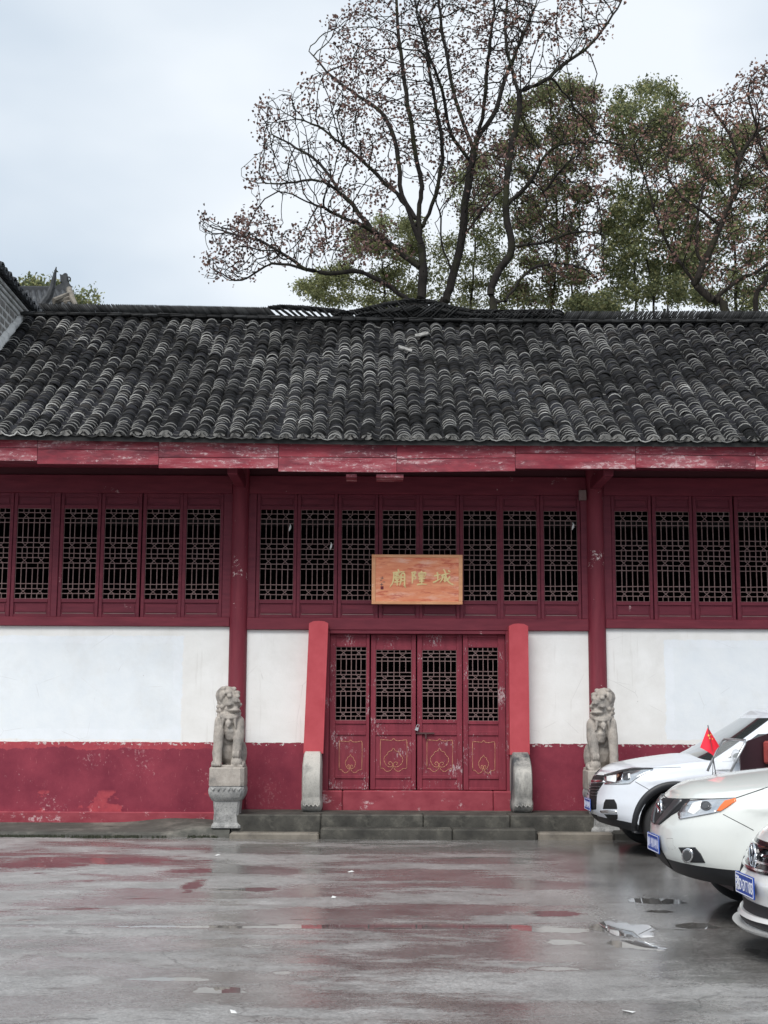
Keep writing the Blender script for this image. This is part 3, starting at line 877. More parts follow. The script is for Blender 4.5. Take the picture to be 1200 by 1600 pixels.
def tile_colours(x, s, rng):
    n = len(x)
    p = patchn(x, s, 3) * 2.2; q = patchn(x * 2.3, s * 2.3, 9) * 2.0
    b = np.clip(0.0090 + 0.004 * p + rng.normal(0, 0.0038, n), 0.003, 0.03)
    tint = np.stack([b * (0.98 + 0.10 * rng.random(n)), b * 1.06, b * (1.22 + 0.18 * rng.random(n))], 1)
    warm = rng.random(n) < 0.10
    tint[warm] *= np.array([1.35, 1.15, 0.9])
    bright = np.clip(0.055 + 0.15 * q + 0.07 * p + rng.normal(0, 0.13, n) + 0.11 * (1 - s / SLEN), 0.012, 0.62)
    e = np.stack([bright, bright * 0.995, bright * 0.955], 1)
    return tint, e


def place_tiles(T, X, S, N, rng, jit=1.0):
    V, Fq, ns_ = T; n = len(X); k = len(V)
    P = roof_pt(X + rng.normal(0, 0.005 * jit, n), S + rng.normal(0, 0.010 * jit, n)) + SN * (N + rng.normal(0, 0.004 * jit, n))[:, None]
    rot = rng.normal(0, 0.045 * jit, n); tilt = rng.normal(0, 0.035 * jit, n); sc_ = 1 + rng.normal(0, 0.035 * jit, n)
    lx = V[None, :, 0] * sc_[:, None]; ls = V[None, :, 1]; ln = V[None, :, 2] - ls * tilt[:, None] * 0.5
    rx = lx * np.cos(rot)[:, None] - ls * np.sin(rot)[:, None]; rs = lx * np.sin(rot)[:, None] + ls * np.cos(rot)[:, None]
    W = P[:, None, :] + rx[..., None] * np.array([1, 0, 0]) + rs[..., None] * SU3 + ln[..., None] * SN
    FF = (Fq[None] + (np.arange(n) * k)[:, None, None]).reshape(-1, 4)
    return W.reshape(-1, 3), FF


Xg, Rg = np.meshgrid(colx, np.arange(NROW), indexing='ij')
Xg, Rg = Xg.ravel(), Rg.ravel()
wob = 0.012 * np.sin(Xg * 9.1) + 0.020 * np.sin(Rg * 0.13 + Xg * 5)
keep = ~((Xg < -5.90) & (Rg * EXPO > 3.6))
Xg, Rg, wob = Xg[keep], Rg[keep], wob[keep]
Sg = Rg * EXPO + 0.0
tint, edge = tile_colours(Xg, Sg, RNG)
in_view = (np.abs(Xg - 0.1) < 5.35)
single = in_view & (Rg >= 0) & (Rg < 6)
idx = np.where(single)[0]
idx = idx[np.argsort(Rg[idx], kind='stable')][:300]
mask = np.zeros(len(Xg), bool); mask[idx] = True
allV, allF, allC = [], [], []
W, FF = place_tiles(TC, (Xg + wob)[~mask], Sg[~mask], np.full((~mask).sum(), 0.078), RNG)
allV.append(W); allF.append(FF)
cc = np.concatenate([np.repeat(tint[~mask][:, None], TC[2], 1), np.repeat(edge[~mask][:, None], TC[2], 1)], 1).reshape(-1, 3); allC.append(cc)
# pan tiles lie hollow side up between the cover rows
Xp = Xg + wob - PITCH_T / 2; t2, e2 = tile_colours(Xp, Sg, RNG)
keepp = Xp > XL + 0.05
W, FF = place_tiles(TP, Xp[keepp], Sg[keepp] - 0.035, np.full(keepp.sum(), 0.012), RNG, 0.7)
allF.append(FF + len(allV[0])); allV.append(W)
allC.append(np.concatenate([np.repeat(t2[keepp][:, None], TP[2], 1), np.repeat((e2[keepp] * 0.9)[:, None], TP[2], 1)], 1).reshape(-1, 3))
tag(put('tile_field', np_mesh('tile_field', np.concatenate(allV), np.concatenate(allF), M['tile'], np.concatenate(allC)), roof), kind='stuff')
# the lowest cover tiles, one by one, from a dozen shared meshes
variants = []
for k in range(14):
    V, Fq, ns_ = TC
    W = V[:, :1] * np.array([1, 0, 0]) + V[:, 1:2] * SU3 + V[:, 2:] * SN
    s_ = RNG.choice(idx)
    tn, ed = tint[s_], edge[s_]
    variants.append(np_mesh('roof_tile', W, Fq, M['tile'], np.concatenate([np.repeat(tn[None], ns_, 0), np.repeat(ed[None], ns_, 0)])))
bright_v = np.array([np.array(v.color_attributes['Col'].data[-1].color)[0] for v in variants])
for i in idx:
    P = roof_pt(np.array(Xg[i] + wob[i] + random.gauss(0, .005)), np.array(Sg[i] + random.gauss(0, .008))) + SN * (0.078 + random.gauss(0, .003))
    k = int(np.argmin(np.abs(bright_v - edge[i, 0]) + RNG.random(len(variants)) * 0.12))
    put('roof_tile', variants[k], roof, tuple(P), (random.gauss(0, .02), random.gauss(0, .02), random.gauss(0, .04)))
# mortar plugs closing the ends of the cover rows, and the drooping pan ends under them
m = MB()
pl = []
for k in range(13):
    a = math.radians(-76 + 152 * k / 12); pl.append((0.083 * math.sin(a), 0.083 * math.cos(a) - 0.048))
for k in range(1, 8):
    u = k / 8; pl.append((0.078 - 0.156 * u, -0.030 - 0.026 * math.sin(PI * u)))
m.prism(pl[::-1], 0.0, 0.05); cap_mesh = m.mesh('eave_plug', M['cap'])
for x in colx:
    if abs(x - 0.1) > 5.6: continue
    i = np.argmin(np.abs(Xg - x) + Rg * 10)
    p = roof_pt(np.array(x + wob[i]), np.array(0.0)) + SN * 0.085
    put('eave_plug', cap_mesh, roof, (p[0], p[1] + 0.010, p[2] - 0.015), (random.gauss(0.25, .05), random.gauss(0, .10), random.gauss(0, .06)), (random.uniform(.92, 1.05), 1, random.uniform(.85, 1.1)))

# ---- ridge: bedding courses, a row of leaning tiles, the pierced ornament in the middle


def slab_np(c, half, lean, yaw=0.0):
    """thin upright tile: centre c, half sizes, lean in the x-z plane"""
    h = np.array([[sx, sy, sz] for sx in (-1, 1) for sy in (-1, 1) for sz in (-1, 1)], float) * half
    ca, sa = math.cos(lean), math.sin(lean)
    x = h[:, 0] * ca + h[:, 2] * sa; z = -h[:, 0] * sa + h[:, 2] * ca
    return np.stack([x, h[:, 1], z], 1) + c


BOXF = np.array([(0, 1, 3, 2), (4, 6, 7, 5), (0, 4, 5, 1), (2, 3, 7, 6), (0, 2, 6, 4), (1, 5, 7, 3)])


def slabs(name, items, parent):
    V = np.concatenate([slab_np(np.array(c), np.array(h), l) for c, h, l in items])
    Fq = (BOXF[None] + (np.arange(len(items)) * 8)[:, None, None]).reshape(-1, 4)
    b = np.clip(RNG.normal(0.026, 0.012, len(items)), 0.008, 0.08)
    C = np.repeat(np.stack([b, b * 1.02, b * 1.04], 1), 6, 0)
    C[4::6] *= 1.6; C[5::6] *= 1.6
    return tag(put(name, np_mesh(name, V, Fq, M['tile'], C), parent), kind='stuff')


zr = lambda x: RZ + 0.055 + float(ridge_dz(x))
it = []
for lev in range(2):
    x = XL + 0.05 * lev
    while x < XR:
        w = random.uniform(0.16, 0.26)
        it.append(((x + w / 2, RY - 0.02 + random.gauss(0, .012), zr(x) - 0.02 + lev * 0.030), (w / 2 - 0.004, 0.16 - 0.02 * lev, 0.0125), random.gauss(0, .012)))
        x += w
slabs('ridge_bedding', it, roof)
it = []
x = XL + 0.35
XO0, XO1 = at(424, 485, RY)[0], at(872, 488, RY)[0]
while x < XO0:
    it.append(((x, RY, zr(x) + 0.118), (0.013, 0.085, 0.090), -0.70 + random.gauss(0, .03))); x += 0.038
x = XO1 + 0.10
while x < XR:
    it.append(((x, RY, zr(x) + 0.112), (0.013, 0.085, 0.086), 0.60 + random.gauss(0, .04))); x += 0.036
slabs('ridge_tile_row', it, roof)
# ornament: a cap of overlapping tiles over open slanted tiles, rising to a low crest
OT = [(424, 480), (440, 478), (480, 480), (520, 484), (545, 487), (575, 481), (605, 474), (640, 468), (672, 470), (705, 479), (735, 485), (790, 486), (850, 485), (868, 487), (880, 492)]
ox = [at(a, b, RY)[0] for a, b in OT]; oz = [at(a, b, RY)[2] for a, b in OT]
ztop = lambda x: float(np.interp(x, ox, oz))
it = []
x = XO0 + 0.02
while x < XO1 + 0.02:
    d = (ztop(x + .05) - ztop(x - .05)) / .1
    it.append(((x, RY, ztop(x) - 0.02), (0.075, 0.075, 0.0085), -math.atan(d) + (0.30 if x < 0.7 else -0.30) + random.gauss(0, .05)))
    x += 0.038
x = XO0 + 0.03
while x < XO1:
    z0, z1 = zr(x) + 0.02, ztop(x) - 0.03
    h = max(0.03, (z1 - z0))
    dense = 0.36 if x < -0.85 else 0.0
    sgn = -1 if x < 0.65 else 1
    it.append(((x, RY + random.gauss(0, .02), (z0 + z1) / 2), (0.007, 0.075, h * 0.62), sgn * (0.85 + random.gauss(0, .08))))
    if not dense:
        it.append(((x + 0.03, RY + 0.02, (z0 + z1) / 2 - 0.2 * h), (0.007, 0.07, h * 0.42), -sgn * (0.9 + random.gauss(0, .1))))
        if h > 0.13: it.append(((x + 0.05, RY - 0.02, (z0 + z1) / 2 + 0.1 * h), (0.007, 0.07, h * 0.40), -sgn * (1.1 + random.gauss(0, .1))))
    x += 0.115 if dense else 0.062
for k in range(12):                                    # rolled end of the ornament at the right
    a = PI * k / 11
    it.append(((XO1 - 0.03 + 0.11 * math.sin(a), RY, zr(XO1) + 0.13 + 0.075 * math.cos(a)), (0.03, 0.08, 0.008), a))
slabs('ridge_ornament', it, roof)
m = MB()
for (x, s, r) in ((0.42, 3.9, 0.3), (0.70, 4.6, -0.2)):
    p = roof_pt(np.array(x), np.array(s)) + SN * 0.14
    m.box((-0.11, -0.06, -0.01), (0.11, 0.06, 0.01), mat=Matrix.Translation(Vector(p)) @ Matrix.Rotation(0.6, 4, 'X') @ Matrix.Rotation(r, 4, 'Y'))
tag(part('loose_tile_piece', m, M['cap'], roof), kind='stuff')

# ------------------------------------------------------------------ steps and kerbs
def slab(name, a, b, mat, parent=None, bev=0.015, rz=0.0):
    c = [(p + q) / 2 for p, q in zip(a, b)]
    m = MB(); h = [(q - p) / 2 for p, q in zip(a, b)]
    m.box([-v for v in h], h, bev=bev)
    return part(name, m, mat, parent, loc=c, rot=(0, 0, rz))


steps = thing('stone_steps', 'dark wet stone platform with one step before the temple door', 'steps', (0.5, -0.6, 0))
so = Vector((0.5, -0.6, 0))


def rel(a): return tuple(p - q for p, q in zip(a, so))


xs = [-1.90, -0.72, 0.62, 1.75, 3.02]
for k in range(4):
    slab('platform_block', rel((xs[k] + 0.003, -1.01 + 0.008 * (k % 2), 0.05)), rel((xs[k + 1] - 0.003, -0.55, PLAT - 0.004 + 0.004 * (k % 2))), M['step'], steps, 0.016, random.gauss(0, .003))
slab('platform_bed', rel((-1.90, -0.545, 0.05)), rel((3.02, -0.02, PLAT - 0.002)), M['step'], steps, 0.006)
for (a, b) in ((-0.71, 0.98), (0.986, 2.06)):
    slab('step_block', rel((a, -1.31, 0.05)), rel((b, -1.02, 0.248)), M['step'], steps, 0.02, random.gauss(0, .004))
slab('step_block', rel((2.08, -1.28, 0.05)), rel((3.05, -1.03, 0.20)), M['step_pale'], steps, 0.02)
slab('step_block', rel((-1.88, -1.28, 0.05)), rel((-0.73, -1.03, 0.185)), M['step_pale'], steps, 0.02)
for (a, b, t_, z) in ((3.06, 3.55, -1.26, 0.22), (3.56, 4.6, -1.30, 0.19)):
    slab('step_block', rel((a, t_, 0.05)), rel((b, -0.88, z)), M['step'], steps, 0.03)

kl = thing('kerb', 'low mossy wet concrete kerb along the wall left of the lion', 'kerb', (-4.0, -0.4, 0))
rows = []
for i in range(41):
    x = XL - 1.5 + (5.6 * i / 40); r = []
    hump = 0.065 * math.exp(-((x + 2.75) / 0.5) ** 2); pad = 0.062 * min(1, max(0, (x + 2.75) / 0.35))
    e = 0.03 * math.sin(x * 2.3) + 0.015 * math.sin(x * 7.1)
    for (y, z) in ((-1.12 + e, 0.05), (-1.11 + e, 0.145 + 0.008 * math.sin(x * 3)), (-1.06 + e, 0.170 + pad * 0.5), (-0.95, 0.172 + pad), (-0.6, 0.18 + hump * 0.4 + pad), (-0.2, 0.20 + hump + pad * 0.8), (-0.03, 0.22 + hump)):
        r.append((x + 4.0, y + 0.4, z))
    rows.append(r)
m = MB(); m.grid([list(c) for c in zip(*rows)]); part('ledge', m, M['kerb'], kl, 'auto')
kr = thing('kerb', 'wet concrete kerb along the wall behind the parked cars', 'kerb', (5.9, -0.4, 0))
m = MB(); m.box((-2.6, -0.60, 0.05), (2.6, 0.37, 0.19), bev=0.03); part('ledge', m, M['kerb'], kr)
# moss along the foot of the left kerb
mv, mf = [], []
for i in range(700):
    x = random.uniform(-5.8, -2.0); y = -1.13 + 0.03 * math.sin(x * 2.3) + 0.015 * math.sin(x * 7.1) - abs(random.gauss(0, .035)); r = random.uniform(0.006, 0.026)
    if math.sin(x * 5.1) + math.sin(x * 1.7 + 2) + math.sin(x * 13) * 0.7 < random.uniform(-1.2, 0.9): continue
    o = len(mv)
    mv += [(x - r, y, GZ), (x, y - r, GZ + 0.002), (x + r, y, GZ), (x, y + r, GZ + 0.03), (x + random.gauss(0, r * .3), y, GZ + random.uniform(0.006, 0.04))]
    mf += [(o, o + 1, o + 4), (o + 1, o + 2, o + 4), (o + 2, o + 3, o + 4), (o + 3, o, o + 4)]
m = MB(); m.add(mv, mf); tag(part('moss', m, M['moss']), 'dark green moss growing along the foot of the left kerb', 'moss', kind='stuff')
for (px, py, lab) in ((522, 1403, 'pale paper scrap on the yard before the left end of the steps'), (340, 1337, 'pale paper scrap on the wet yard just below the left lion'), (548, 1363, 'pale paper scrap on the yard before the door step'),
                      (365, 1583, 'pale paper scrap near the bottom left of the yard'), (982, 1582, 'pale paper scrap near the bottom right of the yard'), (610, 1309, 'pale paper scrap at the foot of the door step')):
    p = atg(px, py); a = random.uniform(0, 3); q = random.uniform(0.6, 1.1)
    m = MB(); m.add([(-.035, -.02, .001), (.04, -.012, .004), (.03, .022, .018), (-.03, .018, .003), (-.035, -.02, -.001), (.04, -.012, .002), (.03, .022, .016), (-.03, .018, .001)],
                    [(0, 1, 2, 3), (7, 6, 5, 4), (0, 4, 5, 1), (1, 5, 6, 2), (2, 6, 7, 3), (3, 7, 4, 0)])
    tag(part('litter_scrap', m, M['litter'], loc=(p[0], p[1] - (0.12 if py == 1309 else 0), GZ + 0.004), rot=(0, 0, a), scale=(q, q, 0.6)), lab, 'litter', 'paper scraps on the yard')

# ------------------------------------------------------------------ name board over the door
pa, pb = at(581, 866, -0.17), at(723, 944, -0.17)
PWD, PHT = pb[0] - pa[0], pa[2] - pb[2]
t = NT('stained orange board')
g = t.noise(3.0, 8, 0.7, t.vec((0.9, 4, 7)))
c = t.mix(t.ramp(g, (0.30, 0), (0.68, 1)), (0.72, 0.20, 0.10), (0.86, 0.38, 0.21))
c = t.mix(t.ramp(t.noise(2.4, 6, 0.7, t.vec((0.8, 1, 3.5), (3, 0, 1))), (0.50, 0), (0.66, 0.8)), c, (0.88, 0.54, 0.42))
c = t.mix(t.ramp(t.noise(5, 6, 0.7, t.vec((0.7, 1, 3), (7, 0, 4))), (0.52, 0), (0.64, 0.8)), c, (0.55, 0.10, 0.06))
t.bump(g, 0.2, 0.005); M['board'] = t.done(c, 0.55, spec=0.35)
M['board_rim'] = red_wood('orange board rim', (0.66, 0.30, 0.15), (0.80, 0.43, 0.24), 0.66, (0.7, 0.5, 0.35), (2, 4, 6), 0.55)
plq = thing('name_board', 'orange wooden name board with gold characters over the door', 'sign', ((pa[0] + pb[0]) / 2, -0.10, pb[2]))
plq.rotation_euler = (math.radians(5), 0, 0)
hwd = PWD / 2
m = MB(); m.box((-hwd + 0.05, -0.035, 0.04), (hwd - 0.05, -0.01, PHT - 0.04)); part('panel', m, M['board'], plq)
m = MB()
m.box((-hwd, -0.048, 0), (hwd, 0.0, 0.042), bev=0.005); m.box((-hwd, -0.048, PHT - 0.042), (hwd, 0.0, PHT), bev=0.005)
m.box((-hwd, -0.046, 0.042), (-hwd + 0.055, -0.002, PHT - 0.042), bev=0.005); m.box((hwd - 0.055, -0.046, 0.042), (hwd, -0.002, PHT - 0.042), bev=0.005)
part('frame', m, M['board_rim'], plq)
CH = {
 'miao': [[(.50, 1.03), (.55, .93), (.60, .90)], [(.16, .82), (.5, .85), (.97, .90)], [(.24, .82), (.22, .50), (.14, .22), (-.04, -.02)],
          [(.30, .72), (.60, .76)], [(.44, .82), (.44, .64)], [(.33, .62), (.34, .40)], [(.33, .62), (.57, .64), (.56, .42)], [(.35, .52), (.56, .53)], [(.35, .41), (.56, .42)],
          [(.26, .28), (.62, .32)], [(.45, .40), (.45, .04)], [(.70, .74), (.69, .35), (.60, .06)], [(.70, .74), (.92, .76), (.93, .10), (1.02, .0), (.84, .10)], [(.70, .56), (.92, .57)], [(.70, .38), (.92, .39)]],
 'huang': [[(.02, .88), (.30, .93), (.20, .70), (.31, .56), (.26, .44), (.16, .47)], [(.10, .86), (.11, .45), (.08, .08)], [(.70, 1.0), (.62, .88)],
           [(.50, .84), (.53, .54)], [(.48, .84), (.80, .87), (.94, .84), (.84, .55)], [(.54, .70), (.86, .72)], [(.54, .56), (.86, .58)], [(.48, .43), (.92, .47)], [(.52, .27), (.86, .30)], [(.68, .45), (.69, .08)], [(.38, .03), (.66, .08), (1.04, .06)]],
 'cheng': [[(.02, .56), (.20, .62), (.42, .68)], [(.20, .84), (.24, .55), (.22, .26)], [(-.06, .10), (.14, .20), (.44, .40)], [(.42, .58), (.66, .68), (.95, .74)], [(.52, .62), (.50, .36), (.34, .06)],
           [(.52, .46), (.66, .50), (.65, .24), (.56, .28)], [(.58, 1.05), (.68, .84), (.74, .50), (.90, .14), (1.16, -.06), (1.10, .06)], [(.98, .54), (.82, .30), (.60, .12)], [(.86, .96), (1.0, .84)]]}


def glyph(strokes, w, h, th):
    m = MB()
    for si, st in enumerate(strokes):
        s = spline([(p[0] * w, p[1] * h) for p in st], 6); n = len(s); L, Rr = [], []
        for i, p in enumerate(s):
            d = s[min(i + 1, n - 1)] - s[max(i - 1, 0)]; d = d / (np.linalg.norm(d) + 1e-9); nn = np.array([-d[1], d[0]])
            u = i / (n - 1); ww = th * (0.55 + 0.75 * math.sin(PI * (0.18 + 0.72 * u)) * (1.0 if si % 2 else 0.8)) * (1.15 - 0.75 * u ** 3)
            L.append(p + nn * ww); Rr.append(p - nn * ww)
        y0, y1 = -0.0012 * (si % 5), 0.008
        rows = [[(p[0], y1, p[1]) for p in L], [(p[0], y0, p[1]) for p in L], [(p[0], y0, p[1]) for p in Rr], [(p[0], y1, p[1]) for p in Rr]]
        m.grid(rows)
    return m


pxm = PWD / 142.0                                     # metres for one pixel on the board
for key, x0, x1, yb, yt in (('miao', 610, 634, 917, 890), ('huang', 642, 667, 914, 892), ('cheng', 678, 704, 912, 890)):
    gm = glyph(CH[key], (x1 - x0) * pxm, (yb - yt) * pxm, 0.0088)
    part('character', gm, M['gold_letter'], plq, loc=((x0 - 652) * pxm, -0.043, (944 - yb) * pxm))
small = MB()
for (x, y, w, h) in ((595, 903, 5, .8), (597, 901, 1, 4), (594, 906, 3, .8), (598, 909, 4, .8), (596, 911, 1, 4), (594, 913, 5, .8)):
    small.box(((x - 652) * pxm, -0.039, (944 - y - h) * pxm), ((x + w - 652) * pxm, -0.036, (944 - y) * pxm))
part('small_inscription', small, M['lattice'], plq)
m = MB(); m.box(((595 - 652) * pxm, -0.039, (944 - 921) * pxm), ((599.5 - 652) * pxm, -0.036, (944 - 916) * pxm)); part('seal_mark', m, M['frame'], plq)

# padlock
lock = thing('padlock', 'small steel padlock hanging where the door leaves meet', 'padlock', tuple(at(652, 1137, 0.03)))
lock.rotation_euler = (0, 0.35, 0)
m = MB(); m.box((-0.024, -0.02, -0.045), (0.024, 0.004, 0.005), bev=0.004); part('body', m, M['steel'], lock)
m = MB(); m.tube([(-0.016, -0.008, 0.0), (-0.016, -0.008, 0.03), (-0.008, -0.008, 0.045), (0.008, -0.008, 0.045), (0.016, -0.008, 0.03), (0.016, -0.008, 0.0)], 0.0045, 8); part('shackle', m, M['steel'], lock, 'auto')
# scraps caught in the lattice
for (px, py, lab) in ((453, 824, 'pale feather caught in the leftmost lattice of the middle bay'), (517, 853, 'pale scrap caught in the second lattice of the middle bay'), (895, 822, 'pale string loop hanging in the rightmost lattice of the middle bay')):
    p = at(px, py, -0.01); m = MB()
    m.tube([(0, 0, 0.05), (0.008, -0.01, 0.02), (0.0, -0.012, -0.02), (-0.012, -0.004, -0.055)], [0.004, 0.012, 0.016, 0.003], 6)
    tag(part('caught_scrap', m, M['litter'], loc=tuple(p)), lab, 'scrap', 'scraps caught in the window lattice')

# ------------------------------------------------------------------ stone lions
def prim_sphere(bm, c, r, rot=None, sub=2):
    mat = Matrix.Translation(c) @ (rot.to_4x4() if rot is not None else Matrix.Identity(4)) @ Matrix.Diagonal((*r, 1)) if hasattr(r, '__len__') else Matrix.Translation(c) @ Matrix.Diagonal((r, r, r, 1))
    bmesh.ops.create_icosphere(bm, subdivisions=sub, radius=1.0, matrix=mat)


def prim_cap(bm, pts, rads, n=12):
    """chain of spheres joined by cones"""
    for p, r in zip(pts, rads): prim_sphere(bm, Vector(p), r)
    for (p, q, r0, r1) in zip(pts[:-1], pts[1:], rads[:-1], rads[1:]):
        p, q = Vector(p), Vector(q); d = q - p
        mat = Matrix.Translation((p + q) / 2) @ d.to_track_quat('Z', 'Y').to_matrix().to_4x4()
        bmesh.ops.create_cone(bm, cap_ends=True, segments=n, radius1=r0, radius2=r1, depth=d.length, matrix=mat)


def remeshed(bm, voxel, smooth_it=2, fac=0.5):
    me = bpy.data.meshes.new('tmp'); bm.to_mesh(me); bm.free()
    o = bpy.data.objects.new('tmp', me); COL.objects.link(o)
    r = o.modifiers.new('r', 'REMESH'); r.mode = 'VOXEL'; r.voxel_size = voxel
    s = o.modifiers.new('s', 'SMOOTH'); s.iterations = smooth_it; s.factor = fac
    dg = bpy.context.evaluated_depsgraph_get()
    out = bpy.data.meshes.new_from_object(o.evaluated_get(dg))
    bpy.data.objects.remove(o); bpy.data.meshes.remove(me)
    return out


def lion_body_mesh():
    """sitting guardian lion, base of the paws at z = 0, facing -y, head turned to +x; about one metre tall"""
    bm = bmesh.new(); S = lambda c, r, rot=None: prim_sphere(bm, Vector(c), r, rot)
    # trunk: haunches, belly, chest
    S((0.01, 0.17, 0.20), (0.185, 0.20, 0.22)); S((0.0, 0.12, 0.40), (0.155, 0.17, 0.22)); S((0.0, 0.03, 0.56), (0.150, 0.150, 0.17))
    S((0.01, -0.02, 0.62), (0.135, 0.135, 0.13))
    S((0.02, -0.03, 0.42), (0.085, 0.10, 0.10))
    for k in range(2): S((0.02, -0.075 + 0.03 * k, 0.455 - 0.085 * k), (0.07, 0.07, 0.05))
    # straight front legs
    prim_cap(bm, [(-0.125, -0.02, 0.58), (-0.140, -0.10, 0.40), (-0.142, -0.135, 0.22), (-0.142, -0.145, 0.05)], [0.085, 0.074, 0.062, 0.066])
    prim_cap(bm, [(0.130, 0.0, 0.57), (0.150, -0.07, 0.40), (0.128, -0.12, 0.26), (0.122, -0.15, 0.15)], [0.085, 0.078, 0.070, 0.066])
    S((-0.142, -0.185, 0.035), (0.070, 0.075, 0.042))
    for k in range(4): S((-0.190 + 0.032 * k, -0.245, 0.030), (0.020, 0.034, 0.028))
    for k in range(3): S((0.088 + 0.034 * k, -0.215, 0.165), (0.020, 0.034, 0.05))
    # ball under the raised paw
    S((0.125, -0.165, 0.062), (0.083, 0.083, 0.078))
    # hind legs folded beside the body
    for sx in (-1, 1):
        S((sx * 0.172, 0.10, 0.17), (0.075, 0.15, 0.165)); S((sx * 0.185, -0.03, 0.045), (0.058, 0.12, 0.045))
        for k in range(3): S((sx * (0.155 + 0.03 * k), -0.135, 0.032), (0.018, 0.035, 0.03))
    # tail against the back
    prim_cap(bm, [(0, 0.34, 0.10), (0.02, 0.36, 0.28), (0, 0.31, 0.45)], [0.05, 0.06, 0.03])
    # neck and mane
    S((-0.03, 0.06, 0.72), (0.135, 0.145, 0.16))
    Rh = Matrix.Rotation(math.radians(38), 3, 'Z')       # head turned towards +x
    H = Vector((-0.015, 0.0, 0.845))
    hs = lambda c, r, rot=None: prim_sphere(bm, H + Rh @ (Vector(c) * 1.14), tuple(q * 1.14 for q in r) if hasattr(r, '__len__') else r * 1.14, Rh if hasattr(r, '__len__') else None)
    hs((0, 0.03, 0.01), (0.125, 0.135, 0.125)); hs((0, 0.065, 0.055), (0.138, 0.14, 0.115))
    hs((0, -0.10, -0.035), (0.085, 0.085, 0.055)); hs((0, -0.165, -0.005), (0.052, 0.045, 0.036)); hs((0, -0.09, 0.01), (0.07, 0.07, 0.05))
    for sx in (-1, 1):
        hs((sx * 0.022, -0.20, -0.012), (0.020, 0.018, 0.016))                       # nostril
        hs((sx * 0.058, -0.105, 0.052), (0.036, 0.032, 0.030)); hs((sx * 0.058, -0.125, 0.048), 0.021)      # brow and eye
        hs((sx * 0.062, -0.085, 0.090), (0.046, 0.038, 0.026)); hs((sx * 0.105, -0.03, 0.072), (0.028, 0.035, 0.045))
        hs((sx * 0.075, -0.12, -0.045), (0.034, 0.055, 0.026)); hs((sx * 0.115, 0.0, 0.045), (0.030, 0.045, 0.060))   # cheek, ear
    hs((0, -0.115, -0.108), (0.078, 0.085, 0.030)); hs((0, -0.055, -0.10), (0.085, 0.07, 0.045))     # lower jaw leaves the mouth open
    hs((0, -0.14, -0.080), (0.04, 0.05, 0.012))
    # curls of the mane
    rnd = random.Random(5)
    for lev in range(6):
        for k in range(11):
            a = math.radians(-62 + k * 30 + 15 * (lev % 2))
            if -60 < math.degrees(a) - 90 < -40: pass
            z = 0.66 + lev * 0.052; rr = 0.135 + 0.012 * math.sin(lev * 1.1)
            c = Vector((-0.025 + rr * math.cos(a), 0.055 + rr * math.sin(a), z))
            d = Rh @ Vector((0, -1, 0))
            if (c - Vector((-0.02, 0.04, z))).normalized().dot(d) > 0.35: continue
            S(c, (0.034, 0.034, 0.030))
    for k in range(5): hs((-0.08 + 0.04 * k, 0.02 + 0.02 * (k % 2), 0.135), (0.028, 0.05, 0.026))
    # collar, bead row and bell
    for k in range(15):
        a = PI * (1.02 + 0.98 * k / 14)
        S((0.01 + 0.138 * math.cos(a), 0.0 + 0.160 * math.sin(a), 0.685 - 0.035 * abs(math.sin(a))), (0.020, 0.020, 0.020))
    prim_cap(bm, [(-0.135, -0.03, 0.66), (-0.09, -0.125, 0.635), (0.01, -0.165, 0.62), (0.10, -0.13, 0.635), (0.145, -0.03, 0.66)], [0.022] * 5)
    S((0.0, -0.165, 0.555), (0.045, 0.040, 0.045)); S((0.0, -0.190, 0.520), (0.016, 0.014, 0.02))
    # tassels falling over the chest
    prim_cap(bm, [(0.085, -0.13, 0.60), (0.10, -0.125, 0.50)], [0.026, 0.014]); prim_cap(bm, [(-0.075, -0.13, 0.60), (-0.09, -0.12, 0.50)], [0.026, 0.014])
    # thin plate joining paws, ball and haunches
    bmesh.ops.create_cube(bm, size=1.0, matrix=Matrix.Translation((0, 0.05, 0.0)) @ Matrix.Diagonal((0.44, 0.56, 0.05, 1)))
    me = remeshed(bm, 0.0085, 2, 0.5)
    me.polygons.foreach_set('use_smooth', [True] * len(me.polygons)); me.materials.clear(); me.materials.append(M['lion'])
    return me


def oct_rows(levels):
    rows = []
    for (z, hx, hy, ch) in levels:
        rows.append([(-hx + ch, -hy, z), (hx - ch, -hy, z), (hx, -hy + ch, z), (hx, hy - ch, z), (hx - ch, hy, z), (-hx + ch, hy, z), (-hx, hy - ch, z), (-hx, -hy + ch, z), (-hx + ch, -hy, z)])
    return rows


lion_me = lion_body_mesh()


